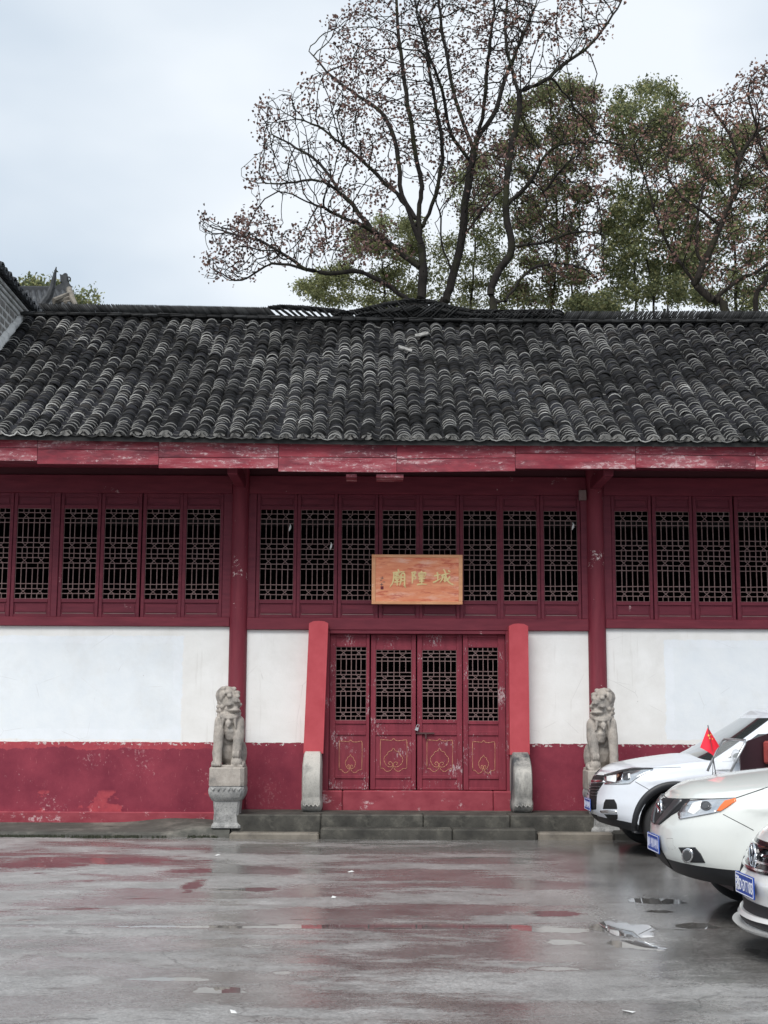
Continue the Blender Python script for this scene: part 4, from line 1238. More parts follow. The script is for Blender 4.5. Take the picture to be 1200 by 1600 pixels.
def stone_lion(label, X, Y, zb, mirror):
    t_ = thing('stone_lion', label, 'statue', (X, Y, zb), 'stone lions flanking the door')
    s = -1 if mirror else 1
    b = put('lion', lion_me, t_, (0, 0, 0.80), scale=(s * 0.96, 0.96, 1.055))
    m = MB(); m.grid(oct_rows([(0.555, 0.235, 0.27, 0.05), (0.60, 0.236, 0.272, 0.05), (0.785, 0.232, 0.268, 0.05), (0.80, 0.222, 0.258, 0.05), (0.80, 0.0, 0.0, 0.0)]))
    part('upper_block', m, M['lion'], t_)
    lv = []
    for k in range(11):
        u = k / 10; lv.append((0.355 + 0.20 * u, 0.17 + 0.07 * math.sin(PI * (0.10 + 0.62 * u)), 0.20 + 0.075 * math.sin(PI * (0.10 + 0.62 * u)), 0.045))
    m = MB(); m.grid(oct_rows(lv))
    for k in range(6):                                  # petals round the bulging course
        a = -0.17 + k * 0.068
        m.tube([(a - 0.03, -0.255, 0.53), (a, -0.285, 0.50), (a + 0.03, -0.255, 0.53)], 0.014, 6)
    part('lotus_course', m, M['pedestal'], t_, 'auto')
    m = MB(); m.grid(oct_rows([(0.0, 0.195, 0.23, 0.03), (0.025, 0.195, 0.23, 0.03), (0.07, 0.172, 0.205, 0.03), (0.20, 0.165, 0.20, 0.03), (0.36, 0.180, 0.21, 0.03)]))
    part('foot', m, M['pedestal'], t_)
    t_.scale = (0.98, 0.98, 0.972 if not mirror else 0.99)
    return t_


stone_lion('weathered stone guardian lion on pedestal left of the door', -1.955, -0.82, 0.226, False)
stone_lion('weathered stone guardian lion behind the nose of the white car', 2.995, -0.82, 0.19, True)

# ------------------------------------------------------------------ brick gable wall rising over the left end of the roof
gab = thing('gable_wall', 'grey brick gable wall with tiled coping over the roof left end', 'wall', (-6.0, 3.4, 0))
GX = 0.0                                               # local: face at x = 0 looks towards +x
Y0, Y1 = -2.6, 4.4
m = MB(); m.box((-0.34, Y0, 0.0), (-0.012, Y1, 8.25)); part('mortar_core', m, M['mortar'], gab)
bl, bh, jt = 0.235, 0.100, 0.034
mbk = MB(); mbk.box((-0.05, 0, 0), (0.0, bl, bh), bev=0.006); brick_me = mbk.mesh('brick', M['brick'])
for r in range(9):
    z = 7.18 + r * (bh + jt)
    for k in range(9):
        y = Y0 + 0.35 + k * (bl + jt) + (0.14 if r % 2 else 0)
        zroof = EZ + (y + 3.4 - (EX - 0.1)) * (RZ - EZ) / (RY - EX + 0.1)
        if y + bl > Y1 or z + bh < zroof - 0.15: continue
        put('brick', brick_me, gab, (-0.008 + random.gauss(0, .0015), y + random.gauss(0, .004), z))
for (z, o, h) in ((8.25, 0.02, 0.07), (8.325, 0.05, 0.06), (8.39, 0.085, 0.055)):
    m = MB(); m.box((-0.36, Y0, z), (o, Y1, z + h), bev=0.012); part('cornice_band', m, M['mortar'], gab)
m = MB(); m.box((-0.40, Y0, 8.445), (0.10, Y1, 8.47)); part('coping_bed', m, M['deck'], gab)
mt = MB()
ang = np.linspace(-math.radians(85), math.radians(85), 9)
q1 = [(0.0, 0.105 * math.sin(a), 0.105 * math.cos(a)) for a in ang]; q2 = [(0.0, 0.080 * math.sin(a), 0.080 * math.cos(a)) for a in ang]
mt.grid([q1, [(-0.30, p[1] * 0.93, p[2] + 0.10) for p in q1]]); mt.grid([q2, q1]); mt.grid([[(-0.30, p[1], p[2] + 0.10) for p in q2], q2])
mt2 = MB(); q3 = [(0.03, 0.105 * math.sin(a), -0.105 * math.cos(a) + 0.055) for a in ang]; q4 = [(0.03, 0.085 * math.sin(a), -0.075 * math.cos(a) + 0.055) for a in ang]
mt2.grid([q3, [(-0.30, p[1], p[2] + 0.10) for p in q3]]); mt2.grid([q4, q3])
cm = [q.mesh('coping_tile', M['roof_far'], True) for q in (mt, mt2)]
for k in range(27):
    y = Y0 + 0.1 + k * 0.255
    put('coping_tile', cm[0], gab, (0.17 + random.gauss(0, .01), y, 8.505 + random.gauss(0, .008)), (0, 0, random.gauss(0, .06)))
    put('coping_tile', cm[1], gab, (0.17, y + 0.127, 8.49 + random.gauss(0, .006)))
m = MB(); m.tube([(-0.16, Y0, 8.70), (-0.16, Y1, 8.66)], 0.075, 12); part('coping_ridge', m, M['roof_far'], gab, 'auto')
rows = []                                              # white mortar flashing where the roof meets the wall
for i in range(14):
    y = -1.9 + i * 0.125
    zroof = EZ + (y + 3.4 - (EX - 0.1)) * (RZ - EZ) / (RY - EX + 0.1) + 0.03
    w = 0.012 * math.sin(i * 2.1)
    rows.append([(0.0, y, zroof + 0.16 + w), (0.05, y, zroof + 0.12 + w), (0.09 + w, y, zroof - 0.02)])
m = MB(); m.grid(rows); part('mortar_flashing', m, M['mortar'], gab, 'auto')

# ------------------------------------------------------------------ far pavilion behind the ridge
PY = 22.0
pv = thing('far_pavilion', 'distant grey pavilion roof with upswept eave behind the left ridge', 'pavilion', tuple(at(70, 476, PY) - np.array([0, 0, 12.0])))
po = np.array(pv.location)


def pp(px, py, dy=0.0): return tuple(at(px, py, PY + dy) - po)


m = MB(); a = np.array(pp(-40, 480)); b = np.array(pp(112, 480)); m.box((a[0], -0.2, -po[2]), (b[0] - 0.4, 6.5, 11.6)); part('wall', m, M['brick'], pv)
rA, rB = np.array(pp(20, 455, 2.0)), np.array(pp(101, 453, 2.0))
eA, eB = np.array(pp(20, 486, -0.6)), np.array(pp(118, 480, -0.6))
m = MB()
fr = [[tuple(eA * (1 - u) + eB * u) for u in np.linspace(0, 1, 9)], [tuple((eA * .5 + rA * .5) * (1 - u) + (eB * .45 + rB * .55) * u + np.array([0, 0, -0.10])) for u in np.linspace(0, 1, 9)], [tuple(rA * (1 - u) + rB * u) for u in np.linspace(0, 1, 9)]]
m.grid(fr); bk = [[(p[0], 2 * rA[1] - p[1], p[2]) for p in r][::-1] for r in fr]; m.grid(bk)
m.add([fr[0][-1], bk[0][0], fr[2][-1]], [(0, 1, 2)])
prf = part('roof', m, M['roof_far'], pv)
for k in range(9):
    u = (k + 0.5) / 9; p, q = eA * (1 - u) + eB * u, rA * (1 - u) + rB * u
    mm = (p + q) / 2 + np.array([0, 0, -0.07])
    m = MB(); m.tube([tuple(p), tuple(mm), tuple(q)], 0.065, 8); part('tile_row', m, M['roof_far'], prf, 'auto')
m = MB(); m.box((rA[0], rA[1] - 0.12, rA[2] - 0.1), (rB[0], rA[1] + 0.12, rB[2] + 0.10), bev=0.03); part('ridge_beam', m, M['roof_far'], prf)
# ridge end block stepping up to a vase with two loops
x0, x1 = pp(91, 450, 2.0)[0], pp(110, 450, 2.0)[0]
m = MB(); z0 = rB[2]; zp = lambda y: pp(100, y, 2.0)[2]
m.prism([(x0 - .05, z0 - 0.3), (x1 + 0.05, z0 - 0.3), (x1, zp(445)), (x1 - 0.06, zp(442)), (x0 + 0.22, zp(441)), (x0 + 0.10, zp(447)), (x0, zp(448))], rA[1] - 0.2, rA[1] + 0.2)
vx = [pp(q, 440, 2.0)[0] for q in (95.5, 105.5, 106, 104, 97, 94, 95)]; vz = [zp(q) for q in (442, 441, 434, 430, 431, 430, 434)]
m.prism(list(zip(vx, vz)), rA[1] - 0.12, rA[1] + 0.12)
for (cx, cz, r) in ((101.5, 430.5, 0.065), (106.5, 436, 0.07)):
    cx, cz = pp(cx, 440, 2.0)[0], zp(cz)
    m.tube([(cx + r * math.cos(q), rA[1], cz + r * math.sin(q)) for q in np.linspace(0, 2 * PI, 15)], 0.024, 6)
part('ridge_finial', m, M['roof_far'], prf)
m = MB()                                               # sloping verge bands below the finial
for k in range(3):
    p = np.array(pp(84, 469 + 4 * k, -0.3 + .2 * k)); q = np.array(pp(108 + 2 * k, 459 + 6 * k, 0.6 - .2 * k))
    m.tube([tuple(p), tuple(q)], 0.07, 6)
m.tube([pp(108, 452, 1.2), pp(113, 466, 0.2), pp(119, 478, -0.5)], [0.10, 0.09, 0.07], 8)
part('verge_band', m, M['step_pale'], prf)
m = MB(); m.tube([pp(60, 482, -1.0), pp(68, 474, -1.1), pp(77, 462, -1.2), pp(82, 448, -1.3), pp(85, 432, -1.35), pp(88, 417, -1.4)], [0.10, 0.13, 0.12, 0.09, 0.06, 0.015], 8)
part('upswept_corner', m, M['roof_far'], prf, 'auto')

# ------------------------------------------------------------------ trees behind the hall
def in_poly(pts, poly):
    x, y = pts[:, 0], pts[:, 1]; inside = np.zeros(len(pts), bool); n = len(poly)
    for i in range(n):
        (x0, y0), (x1, y1) = poly[i], poly[(i + 1) % n]
        c = ((y0 > y) != (y1 > y)) & (x < (x1 - x0) * (y - y0) / ((y1 - y0) if y1 != y0 else 1e-9) + x0)
        inside ^= c
    return inside


def attractors(rng, poly, n, Y, depth, hollow=0.0):
    """points through a crown whose outline was measured in the photograph; depth is the crown's half thickness"""
    P = np.array(poly, float); lo, hi = P.min(0), P.max(0); out = []
    while len(out) < n:
        q = rng.uniform(lo, hi, (n * 2, 2)); q = q[in_poly(q, poly)]
        for a in q:
            out.append(at(a[0], a[1], Y + rng.uniform(-1, 1) * depth))
            if len(out) >= n: break
    return np.array(out)


def colonize(skel, A, rng, step=0.24, kill=0.42, infl=3.2, iters=70, up=0.10):
    """grow twigs from the given limbs towards the attractor points"""
    P, par = [], []
    for limb in skel:                                    # limb: list of points; first one joins the nearest earlier node
        prev = -1
        if P:
            d = np.linalg.norm(np.array(P) - limb[0], axis=1); prev = int(np.argmin(d))
        pts = spline(limb, 4)
        dense = [pts[0]]
        for a, b in zip(pts[:-1], pts[1:]):
            k = max(1, int(np.linalg.norm(b - a) / step))
            dense += [a + (b - a) * (j + 1) / k for j in range(k)]
        for p in dense:
            w = p + rng.normal(0, 0.012, 3); P.append(w); par.append(prev); prev = len(P) - 1
    P = list(np.array(P)); A = A.copy()
    best = np.full(len(A), 1e9); who = np.zeros(len(A), int); new0 = 0
    for itn in range(iters):
        N = np.array(P[new0:])
        if len(N) and len(A):
            d = np.linalg.norm(A[:, None] - N[None], axis=2); j = d.argmin(1); dm = d[np.arange(len(A)), j]
            m = dm < best; best[m] = dm[m]; who[m] = j[m] + new0
        alive = best > kill
        A, best, who = A[alive], best[alive], who[alive]
        if not len(A): break
        act = best < infl
        if not act.any(): infl *= 1.4; continue
        new0 = len(P); PA = np.array(P)
        ids = np.unique(who[act])
        for i in ids:
            v = A[act & (who == i)] - PA[i]; v = v / np.linalg.norm(v, axis=1)[:, None]
            d = v.mean(0) + np.array([0, 0, up]) + rng.normal(0, 0.22, 3)
            if par[i] >= 0: 
                q = PA[i] - PA[par[i]]; d = d + 0.55 * q / (np.linalg.norm(q) + 1e-9)
            d /= np.linalg.norm(d) + 1e-9
            P.append(PA[i] + d * step); par.append(int(i))
    return np.array(P), np.array(par)


def twig_tips(P, par):
    has = np.zeros(len(P), bool); has[par[par >= 0]] = True
    return np.where(~has)[0]


def tree_radii(P, par, r0, e):
    r = np.zeros(len(P)); order = np.arange(len(P))[::-1]; acc = np.zeros(len(P))
    for i in order:
        r[i] = max(acc[i], r0 ** e) ** (1 / e)
        if par[i] >= 0: acc[par[i]] += r[i] ** e
    return r


def tree_tubes(P, par, r, sel, n):
    main = np.full(len(P), -1)
    for i in range(len(P)):
        p = par[i]
        if p >= 0 and (main[p] < 0 or r[i] > r[main[p]]): main[p] = i
    own = np.zeros((len(P), 3)); k = par >= 0
    own[k] = P[k] - P[par[k]]; own[~k] = (0, 0, 1)
    own /= np.linalg.norm(own, axis=1)[:, None] + 1e-9
    nd = own.copy(); h = main >= 0; nd[h] += own[main[h]]; nd /= np.linalg.norm(nd, axis=1)[:, None] + 1e-9

    def ring(c, d, rad):
        ref = np.where(np.abs(d[:, :1]) > 0.9, np.array([[0, 1.0, 0]]), np.array([[1.0, 0, 0]]))
        u = np.cross(d, ref); u /= np.linalg.norm(u, axis=1)[:, None]; v = np.cross(d, u)
        a = np.arange(n) * 2 * PI / n
        return c[:, None] + rad[:, None, None] * (u[:, None] * np.cos(a)[None, :, None] + v[:, None] * np.sin(a)[None, :, None])
    ids = np.where(k & sel)[0]
    if not len(ids): return np.zeros((0, 3)), np.zeros((0, 4), int)
    pr_ = par[ids]; ismain = main[pr_] == ids
    bd = np.where(ismain[:, None], nd[pr_], own[ids]); brad = np.where(ismain, r[pr_], np.minimum(r[pr_], r[ids] * 1.25))
    B = ring(P[pr_], bd, brad); T = ring(P[ids], nd[ids], r[ids])
    V = np.concatenate([B, T], 1).reshape(-1, 3); q = np.arange(n)
    f = np.stack([q, (q + 1) % n, (q + 1) % n + n, q + n], 1)
    return V, (f[None] + (np.arange(len(ids)) * 2 * n)[:, None, None]).reshape(-1, 4)


def leaves_np(rng, C, size, col, ratio=0.55, droop=0.3):
    """one pointed leaf face for each centre"""
    n = len(C); d = rng.normal(0, 1, (n, 3)); d[:, 2] -= droop; d /= np.linalg.norm(d, axis=1)[:, None]
    s = np.cross(d, rng.normal(0, 1, (n, 3))); s /= np.linalg.norm(s, axis=1)[:, None]; nn = np.cross(d, s)
    L = (size * rng.uniform(0.6, 1.35, n))[:, None]; w = L * ratio * 0.5
    V = np.stack([C - d * L * .5, C + s * w - d * L * 0.05 + nn * L * .10, C + d * L * .5, C - s * w - d * L * 0.05 + nn * L * .10], 1).reshape(-1, 3)
    return V, np.arange(n * 4).reshape(-1, 4), col


def vary(rng, n, stops, sd=0.18):
    s = np.array(stops); c = s[rng.integers(0, len(s), n)]
    return np.clip(c * (1 + rng.normal(0, sd, (n, 1))), 0.004, 0.9)


def tree(name, label, Y, limbs, crowns, seed, r0=0.0075, e=2.38, depth=2.4, bark_m='bark', pods=None, leaf=None, group=None, natt=900, kill=0.42, step=0.24, limb_z=0.35):
    rng = np.random.default_rng(seed)
    base = at(limbs[0][0][0], limbs[0][0][1], Y); base = np.array([base[0], base[1], 0.0])
    sk = []
    for li, L in enumerate(limbs):
        pts = []; dy = 0.0; tgt = 0 if li == 0 else rng.uniform(-1, 1) * depth * 0.8
        for k, p in enumerate(L):
            u = k / max(1, len(L) - 1); pts.append(at(p[0], p[1], Y + tgt * u ** 1.3))
        if li == 0: pts = [np.array([base[0], Y, 0.0]), np.array([base[0] + (pts[0][0] - base[0]) * .5, Y, pts[0][2] * 0.5])] + pts
        sk.append(pts)
    A = np.concatenate([attractors(rng, poly, int(natt * fr), Y, depth) for poly, fr in crowns])
    P, par = colonize(sk, A, rng, step=step, kill=kill)
    r = tree_radii(P, par, r0, e)
    t_ = thing(name, label, 'tree', tuple(base), group)
    Pl = P - base
    V, Fq = tree_tubes(Pl, par, r, r > 0.045, 9); put('trunk', np_mesh('trunk', V, Fq, M[bark_m], smooth=True), t_)
    V, Fq = tree_tubes(Pl, par, r, r <= 0.045, 5)
    tag(put('branches', np_mesh('branches', V, Fq, M[bark_m], smooth=True), t_), kind='stuff')
    thin = np.where(r < r0 * 1.9)[0]
    if pods:                                             # dry pods in loose clusters near the twig ends
        tips = twig_tips(P, par)
        cl = rng.choice(tips, int(len(tips) * pods.get('share', 0.8)), replace=False)
        # pods gather where a smooth field is high, so that the crown has bare and full places
        fld = np.sin(P[cl, 0] * 1.9 + seed) + np.sin(P[cl, 2] * 1.6 + P[cl, 0] * 0.7) + np.sin(P[cl, 1] * 1.4)
        cl = cl[fld + rng.normal(0, 0.7, len(cl)) > pods.get('bare', -0.9)]
        k = rng.integers(pods['n'][0], pods['n'][1], len(cl))
        C = np.repeat(Pl[cl], k, 0) + rng.normal(0, pods['sp'], (k.sum(), 3))
        V1, F1, _ = leaves_np(rng, C, pods['size'], None, 0.85); V2, F2, _ = leaves_np(rng, C + rng.normal(0, .01, C.shape), pods['size'] * .9, None, 0.85)
        col = vary(rng, len(C), pods['col'])
        put('seed_pods', np_mesh('seed_pods', np.concatenate([V1, V2]), np.concatenate([F1, F2 + len(V1)]), M['pod'], np.concatenate([col, col])), t_)
    if leaf:
        src = rng.choice(thin, leaf['clusters'], replace=True) if leaf.get('from', 'thin') == 'thin' else None
        tips = twig_tips(P, par)
        src = np.concatenate([src, rng.choice(tips, leaf['clusters'])])
        tone = np.clip(1 + 0.45 * rng.normal(0, 1, len(src)), 0.4, 2.0)
        k = rng.integers(leaf['n'][0], leaf['n'][1], len(src))
        C = np.repeat(Pl[src], k, 0) + rng.normal(0, 1, (k.sum(), 3)) * np.array([leaf['sp'], leaf['sp'], leaf['sp'] * 0.7])
        col = vary(rng, len(C), leaf['col']) * np.repeat(np.clip(tone, 0.7, 1.5), k)[:, None]
        V1, F1, _ = leaves_np(rng, C, leaf['size'], None, leaf.get('ratio', 0.5))
        put('crown', np_mesh('crown', V1, F1, M['leaf'], np.clip(col, 0, 1)), t_)
    return t_


POD = [(0.155, 0.095, 0.085), (0.21, 0.125, 0.105), (0.10, 0.066, 0.062), (0.26, 0.165, 0.14)]
PODR = [(0.22, 0.125, 0.105), (0.29, 0.17, 0.135), (0.15, 0.09, 0.078), (0.36, 0.22, 0.17)]
GRN = [(0.17, 0.195, 0.095), (0.23, 0.245, 0.115), (0.13, 0.155, 0.085), (0.28, 0.275, 0.13)]
OLV = [(0.24, 0.255, 0.115), (0.29, 0.295, 0.14), (0.18, 0.20, 0.10)]
TG = 'trees behind the temple roof'
pod = dict(n=(7, 17), sp=0.11, size=0.076, col=POD, share=0.95, bare=-0.15)
tree('bare_tree', 'tall half-bare tree spreading far left, its trunk behind the roof crest', 13.0,
     [[(657, 500), (658, 465), (662, 420), (657, 378)],
      [(655, 480), (632, 466), (592, 438), (556, 424), (520, 428), (478, 421), (425, 412), (378, 438), (338, 424)],
      [(660, 420), (630, 398), (592, 368), (556, 327), (530, 301), (498, 282), (450, 286), (404, 286), (377, 275)],
      [(478, 421), (440, 395), (400, 375), (350, 362), (322, 350)],
      [(592, 368), (560, 350), (525, 335), (490, 318)],
      [(657, 380), (634, 322), (602, 287), (566, 250), (530, 222), (498, 198), (455, 182)],
      [(655, 345), (628, 306), (620, 232), (600, 180), (560, 150), (522, 122), (482, 80)],
      [(657, 378), (654, 330), (660, 290), (650, 250), (642, 190), (632, 130), (624, 60), (618, -20)],
      [(657, 360), (676, 320), (690, 250), (686, 190), (672, 120), (664, 40)],
      [(530, 301), (500, 255), (462, 230), (425, 210)]],
     [([(312, 325), (345, 345), (400, 330), (470, 350), (520, 330), (600, 350), (640, 400), (560, 415), (470, 410), (360, 440), (320, 440)], 0.28),
      ([(405, 155), (450, 140), (500, 130), (560, 150), (610, 220), (620, 300), (560, 330), (480, 310), (390, 290), (405, 240), (400, 200)], 0.36),
      ([(500, 40), (560, 5), (600, -60), (690, -60), (690, 250), (650, 300), (620, 230), (560, 160), (500, 110)], 0.36)],
     21, pods=pod, group=TG, natt=3600, kill=0.27, step=0.19)
tree('bare_tree', 'tall half-bare tree with forked dark trunk leaning right of the roof crest', 13.8,
     [[(690, 505), (697, 470), (708, 430), (722, 372), (726, 320), (738, 250), (746, 214)],
      [(740, 235), (716, 170), (702, 110), (690, 40), (682, -40)],
      [(746, 214), (756, 170), (762, 100), (772, 20), (776, -40)],
      [(736, 255), (704, 205), (690, 140), (668, 80), (650, 20)],
      [(722, 372), (745, 340), (776, 305), (800, 282)],
      [(708, 430), (690, 380), (688, 330), (670, 290)],
      [(746, 214), (775, 170), (790, 120), (815, 60), (840, 0)]],
     [([(640, 60), (640, -60), (850, -60), (830, 80), (800, 200), (790, 300), (740, 340), (690, 330), (670, 200)], 1.0)],
     22, pods=dict(pod, bare=0.25), group=TG, natt=2300, kill=0.27, step=0.19)
tree('bare_tree', 'crooked half-bare tree with a long limb reaching up to the right', 12.6,
     [[(772, 505), (767, 460), (776, 430), (800, 386), (791, 340), (793, 280), (801, 220), (811, 170), (812, 142)],
      [(812, 150), (796, 92), (790, 30), (800, -40)],
      [(812, 142), (850, 127), (882, 100), (922, 70), (958, 24), (976, -10)],
      [(800, 386), (850, 378), (900, 362), (945, 366)],
      [(793, 320), (830, 282), (862, 232), (930, 222), (985, 228)],
      [(767, 460), (740, 470), (715, 500)],
      [(790, 470), (820, 428), (860, 412), (905, 418), (940, 440)],
      [(850, 300), (880, 262), (905, 240)]],
     [([(780, 120), (800, -50), (985, -30), (960, 40), (890, 115), (830, 150)], 0.42),
      ([(790, 230), (870, 160), (930, 140), (960, 200), (990, 235), (960, 300), (930, 380), (960, 440), (860, 440), (800, 380)], 0.58)],
     23, pods=dict(pod, share=0.8, col=POD + PODR), group=TG, natt=2000, kill=0.28, step=0.19)
tree('podded_tree', 'spreading tree thick with reddish brown pods over the right roof end', 12.4,
     [[(1135, 505), (1112, 470), (1086, 442), (1062, 410)],
      [(1070, 420), (1046, 385), (1026, 340), (1008, 280), (990, 230)],
      [(1086, 442), (1106, 398), (1126, 352), (1148, 300), (1156, 245), (1185, 205), (1215, 190)],
      [(1126, 352), (1090, 325), (1060, 300), (1040, 260), (1050, 210)],
      [(1112, 470), (1150, 440), (1180, 425), (1230, 390)],
      [(1156, 245), (1140, 210), (1120, 180), (1100, 160)],
      [(1090, 400), (1090, 340), (1100, 280), (1085, 230)]],
     [([(960, 235), (1000, 190), (1060, 170), (1110, 150), (1150, 130), (1200, 100), (1280, 120), (1280, 330), (1180, 330), (1100, 300), (1020, 310)], 0.68),
      ([(1030, 310), (1280, 330), (1280, 470), (1150, 460), (1000, 400)], 0.32)],
     24, bark_m='bark2', pods=dict(n=(6, 14), sp=0.13, size=0.072, col=PODR, share=0.95, bare=-0.9), group=TG, natt=2300, kill=0.28, step=0.2)
tree('podded_tree', 'tall podded tree partly out of the frame at the upper right', 14.5,
     [[(1180, 505), (1195, 440), (1230, 390), (1240, 300)], [(1230, 390), (1215, 300), (1190, 230), (1170, 150), (1180, 110)], [(1240, 300), (1260, 200), (1230, 120)]],
     [([(1150, 160), (1160, 110), (1200, 95), (1290, 80), (1320, 300), (1230, 380), (1170, 300)], 1.0)],
     25, bark_m='bark2', pods=dict(n=(5, 12), sp=0.12, size=0.07, col=POD + PODR, share=0.9, bare=-1.2), group=TG, natt=800, kill=0.32)
G = dict(n=(10, 20), sp=0.17, size=0.105, col=GRN, clusters=650)
tree('evergreen_tree', 'dense dark evergreen with slim trunks standing behind the pods at right', 18.5,
     [[(994, 505), (993, 440), (990, 380), (988, 300), (985, 220), (990, 170)],
      [(1022, 505), (1020, 450), (1010, 400), (1000, 330), (1010, 260), (1020, 190)], [(1042, 505), (1046, 440), (1050, 380), (1060, 300), (1045, 220)],
      [(990, 380), (965, 340), (955, 300)], [(1020, 450), (1050, 420), (1080, 400)]],
     [([(952, 150), (985, 125), (1025, 130), (1040, 118), (1062, 160), (1075, 230), (1060, 270), (980, 280), (945, 220)], 0.40),
      ([(945, 320), (980, 300), (1010, 310), (1060, 300), (1090, 400), (1090, 480), (945, 480), (935, 400)], 0.60)],
     31, leaf=dict(G, clusters=1150), group=TG, natt=700, depth=1.8, kill=0.5)
tree('evergreen_tree', 'evergreen with rounded top rising behind the crooked half-bare tree', 18.0,
     [[(862, 505), (866, 440), (870, 380), (868, 300), (862, 220), (860, 160)], [(895, 505), (893, 440), (880, 350), (885, 260), (890, 180)], [(868, 300), (840, 250), (820, 190)], [(880, 350), (910, 300), (925, 230)]],
     [([(770, 230), (800, 165), (840, 130), (880, 118), (920, 140), (938, 200), (925, 270), (860, 300), (800, 290)], 0.62), ([(800, 300), (930, 290), (910, 400), (930, 490), (800, 490)], 0.38)],
     32, leaf=dict(G, clusters=1000, col=GRN + POD[:1]), group=TG, natt=600, depth=1.6, kill=0.5)
tree('evergreen_tree', 'low olive green tree showing through the bare branches above the roof crest', 17.0,
     [[(600, 505), (602, 460), (598, 420), (590, 380)], [(602, 460), (560, 440), (520, 430)], [(598, 420), (640, 390), (655, 350)]],
     [([(540, 360), (590, 342), (640, 345), (660, 380), (640, 430), (580, 420), (545, 390)], 0.45), ([(465, 430), (520, 415), (600, 430), (660, 440), (660, 490), (500, 480), (470, 455)], 0.55)],
     33, bark_m='bark2', leaf=dict(n=(9, 18), sp=0.15, size=0.085, col=OLV, clusters=800), group=TG, natt=300, depth=1.3, kill=0.45)
tree('evergreen_tree', 'olive green tree between the two half-bare trunks right of the crest', 19.0,
     [[(735, 505), (738, 450), (742, 390), (740, 330), (745, 270)], [(742, 390), (770, 350), (785, 310)], [(738, 450), (700, 410), (690, 370)]],
     [([(690, 300), (720, 230), (770, 240), (800, 300), (790, 360), (720, 350)], 0.5), ([(670, 380), (790, 370), (820, 440), (800, 490), (680, 490)], 0.5)],
     34, bark_m='bark2', leaf=dict(n=(7, 14), sp=0.16, size=0.09, col=OLV + GRN, clusters=700), group=TG, natt=320, depth=1.5, kill=0.5)
tree('evergreen_tree', 'broad green tree filling in behind the reddish pods near the right edge', 20.0,
     [[(1150, 505), (1150, 430), (1145, 350), (1140, 280)], [(1150, 430), (1190, 380), (1210, 320)], [(1145, 350), (1100, 320), (1080, 280)]],
     [([(1060, 290), (1090, 200), (1150, 190), (1240, 230), (1260, 480), (1080, 490)], 1.0)],
     35, leaf=dict(G, clusters=1100), group=TG, natt=600, depth=1.6, kill=0.5)
tree('leafy_bush', 'low leafy bush peeping over the ridge left of the dark slim trunks', 15.5,
     [[(930, 520), (928, 495), (925, 475)], [(928, 495), (950, 478)], [(928, 495), (905, 480)]],
     [([(885, 470), (930, 455), (965, 462), (970, 500), (885, 500)], 1.0)],
     36, leaf=dict(n=(8, 16), sp=0.13, size=0.09, col=GRN, clusters=160), group=TG, natt=90, depth=0.9, kill=0.4)
tree('leafy_bush', 'green treetop showing above the distant pavilion roof at far left', 30.0,
     [[(70, 520), (70, 480), (68, 455)], [(70, 480), (95, 455)], [(70, 480), (50, 450)]],
     [([(36, 442), (60, 434), (90, 440), (92, 478), (36, 478)], 1.0)],
     37, leaf=dict(n=(7, 13), sp=0.22, size=0.16, col=GRN, clusters=90), group=TG, natt=70, depth=1.0, kill=0.6, step=0.35)
tree('leafy_bush', 'small green treetop just right of the distant pavilion roof', 31.0,
     [[(125, 520), (124, 485), (122, 470)], [(124, 485), (138, 468)]],
     [([(112, 458), (128, 454), (148, 468), (148, 490), (112, 490)], 1.0)],
     38, leaf=dict(n=(7, 13), sp=0.18, size=0.15, col=GRN, clusters=50), group=TG, natt=40, depth=0.8, kill=0.6, step=0.35)

# ------------------------------------------------------------------ vehicles
def pchip(xs, ys):
    xs, ys = np.array(xs, float), np.array(ys, float); h = np.diff(xs); d = np.diff(ys) / h
    m = np.zeros(len(xs)); m[0], m[-1] = d[0], d[-1]
    for i in range(1, len(xs) - 1):
        if d[i - 1] * d[i] > 0:
            w1, w2 = 2 * h[i] + h[i - 1], h[i] + 2 * h[i - 1]; m[i] = (w1 + w2) / (w1 / d[i - 1] + w2 / d[i])

    def f(x):
        x = np.clip(np.asarray(x, float), xs[0], xs[-1]); i = np.clip(np.searchsorted(xs, x) - 1, 0, len(xs) - 2)
        t = (x - xs[i]) / h[i]
        return ((1 + 2 * t) * (1 - t) ** 2 * ys[i] + t * (1 - t) ** 2 * h[i] * m[i] + t * t * (3 - 2 * t) * ys[i + 1] + t * t * (t - 1) * h[i] * m[i + 1])
    return f


def ring_xy(xf, xr, hw, cf, cr, n, nf=26, nside=110):
    """half plan outline from the nose (y = 0) along the camera side to the tail"""
    ph = np.linspace(0, PI / 2, nf)
    y1 = hw * np.sin(ph) ** (2 / n); x1 = xf + cf * (1 - np.cos(ph) ** (2 / n))
    xs_ = np.linspace(xf + cf, xr - cr, nside)[1:-1]
    ph2 = np.linspace(PI / 2, 0, nf)
    y3 = hw * np.sin(ph2) ** (2 / n); x3 = xr - cr * (1 - np.cos(ph2) ** (2 / n))
    return np.concatenate([x1, xs_, x3]), np.concatenate([y1, np.full(len(xs_), hw), y3])


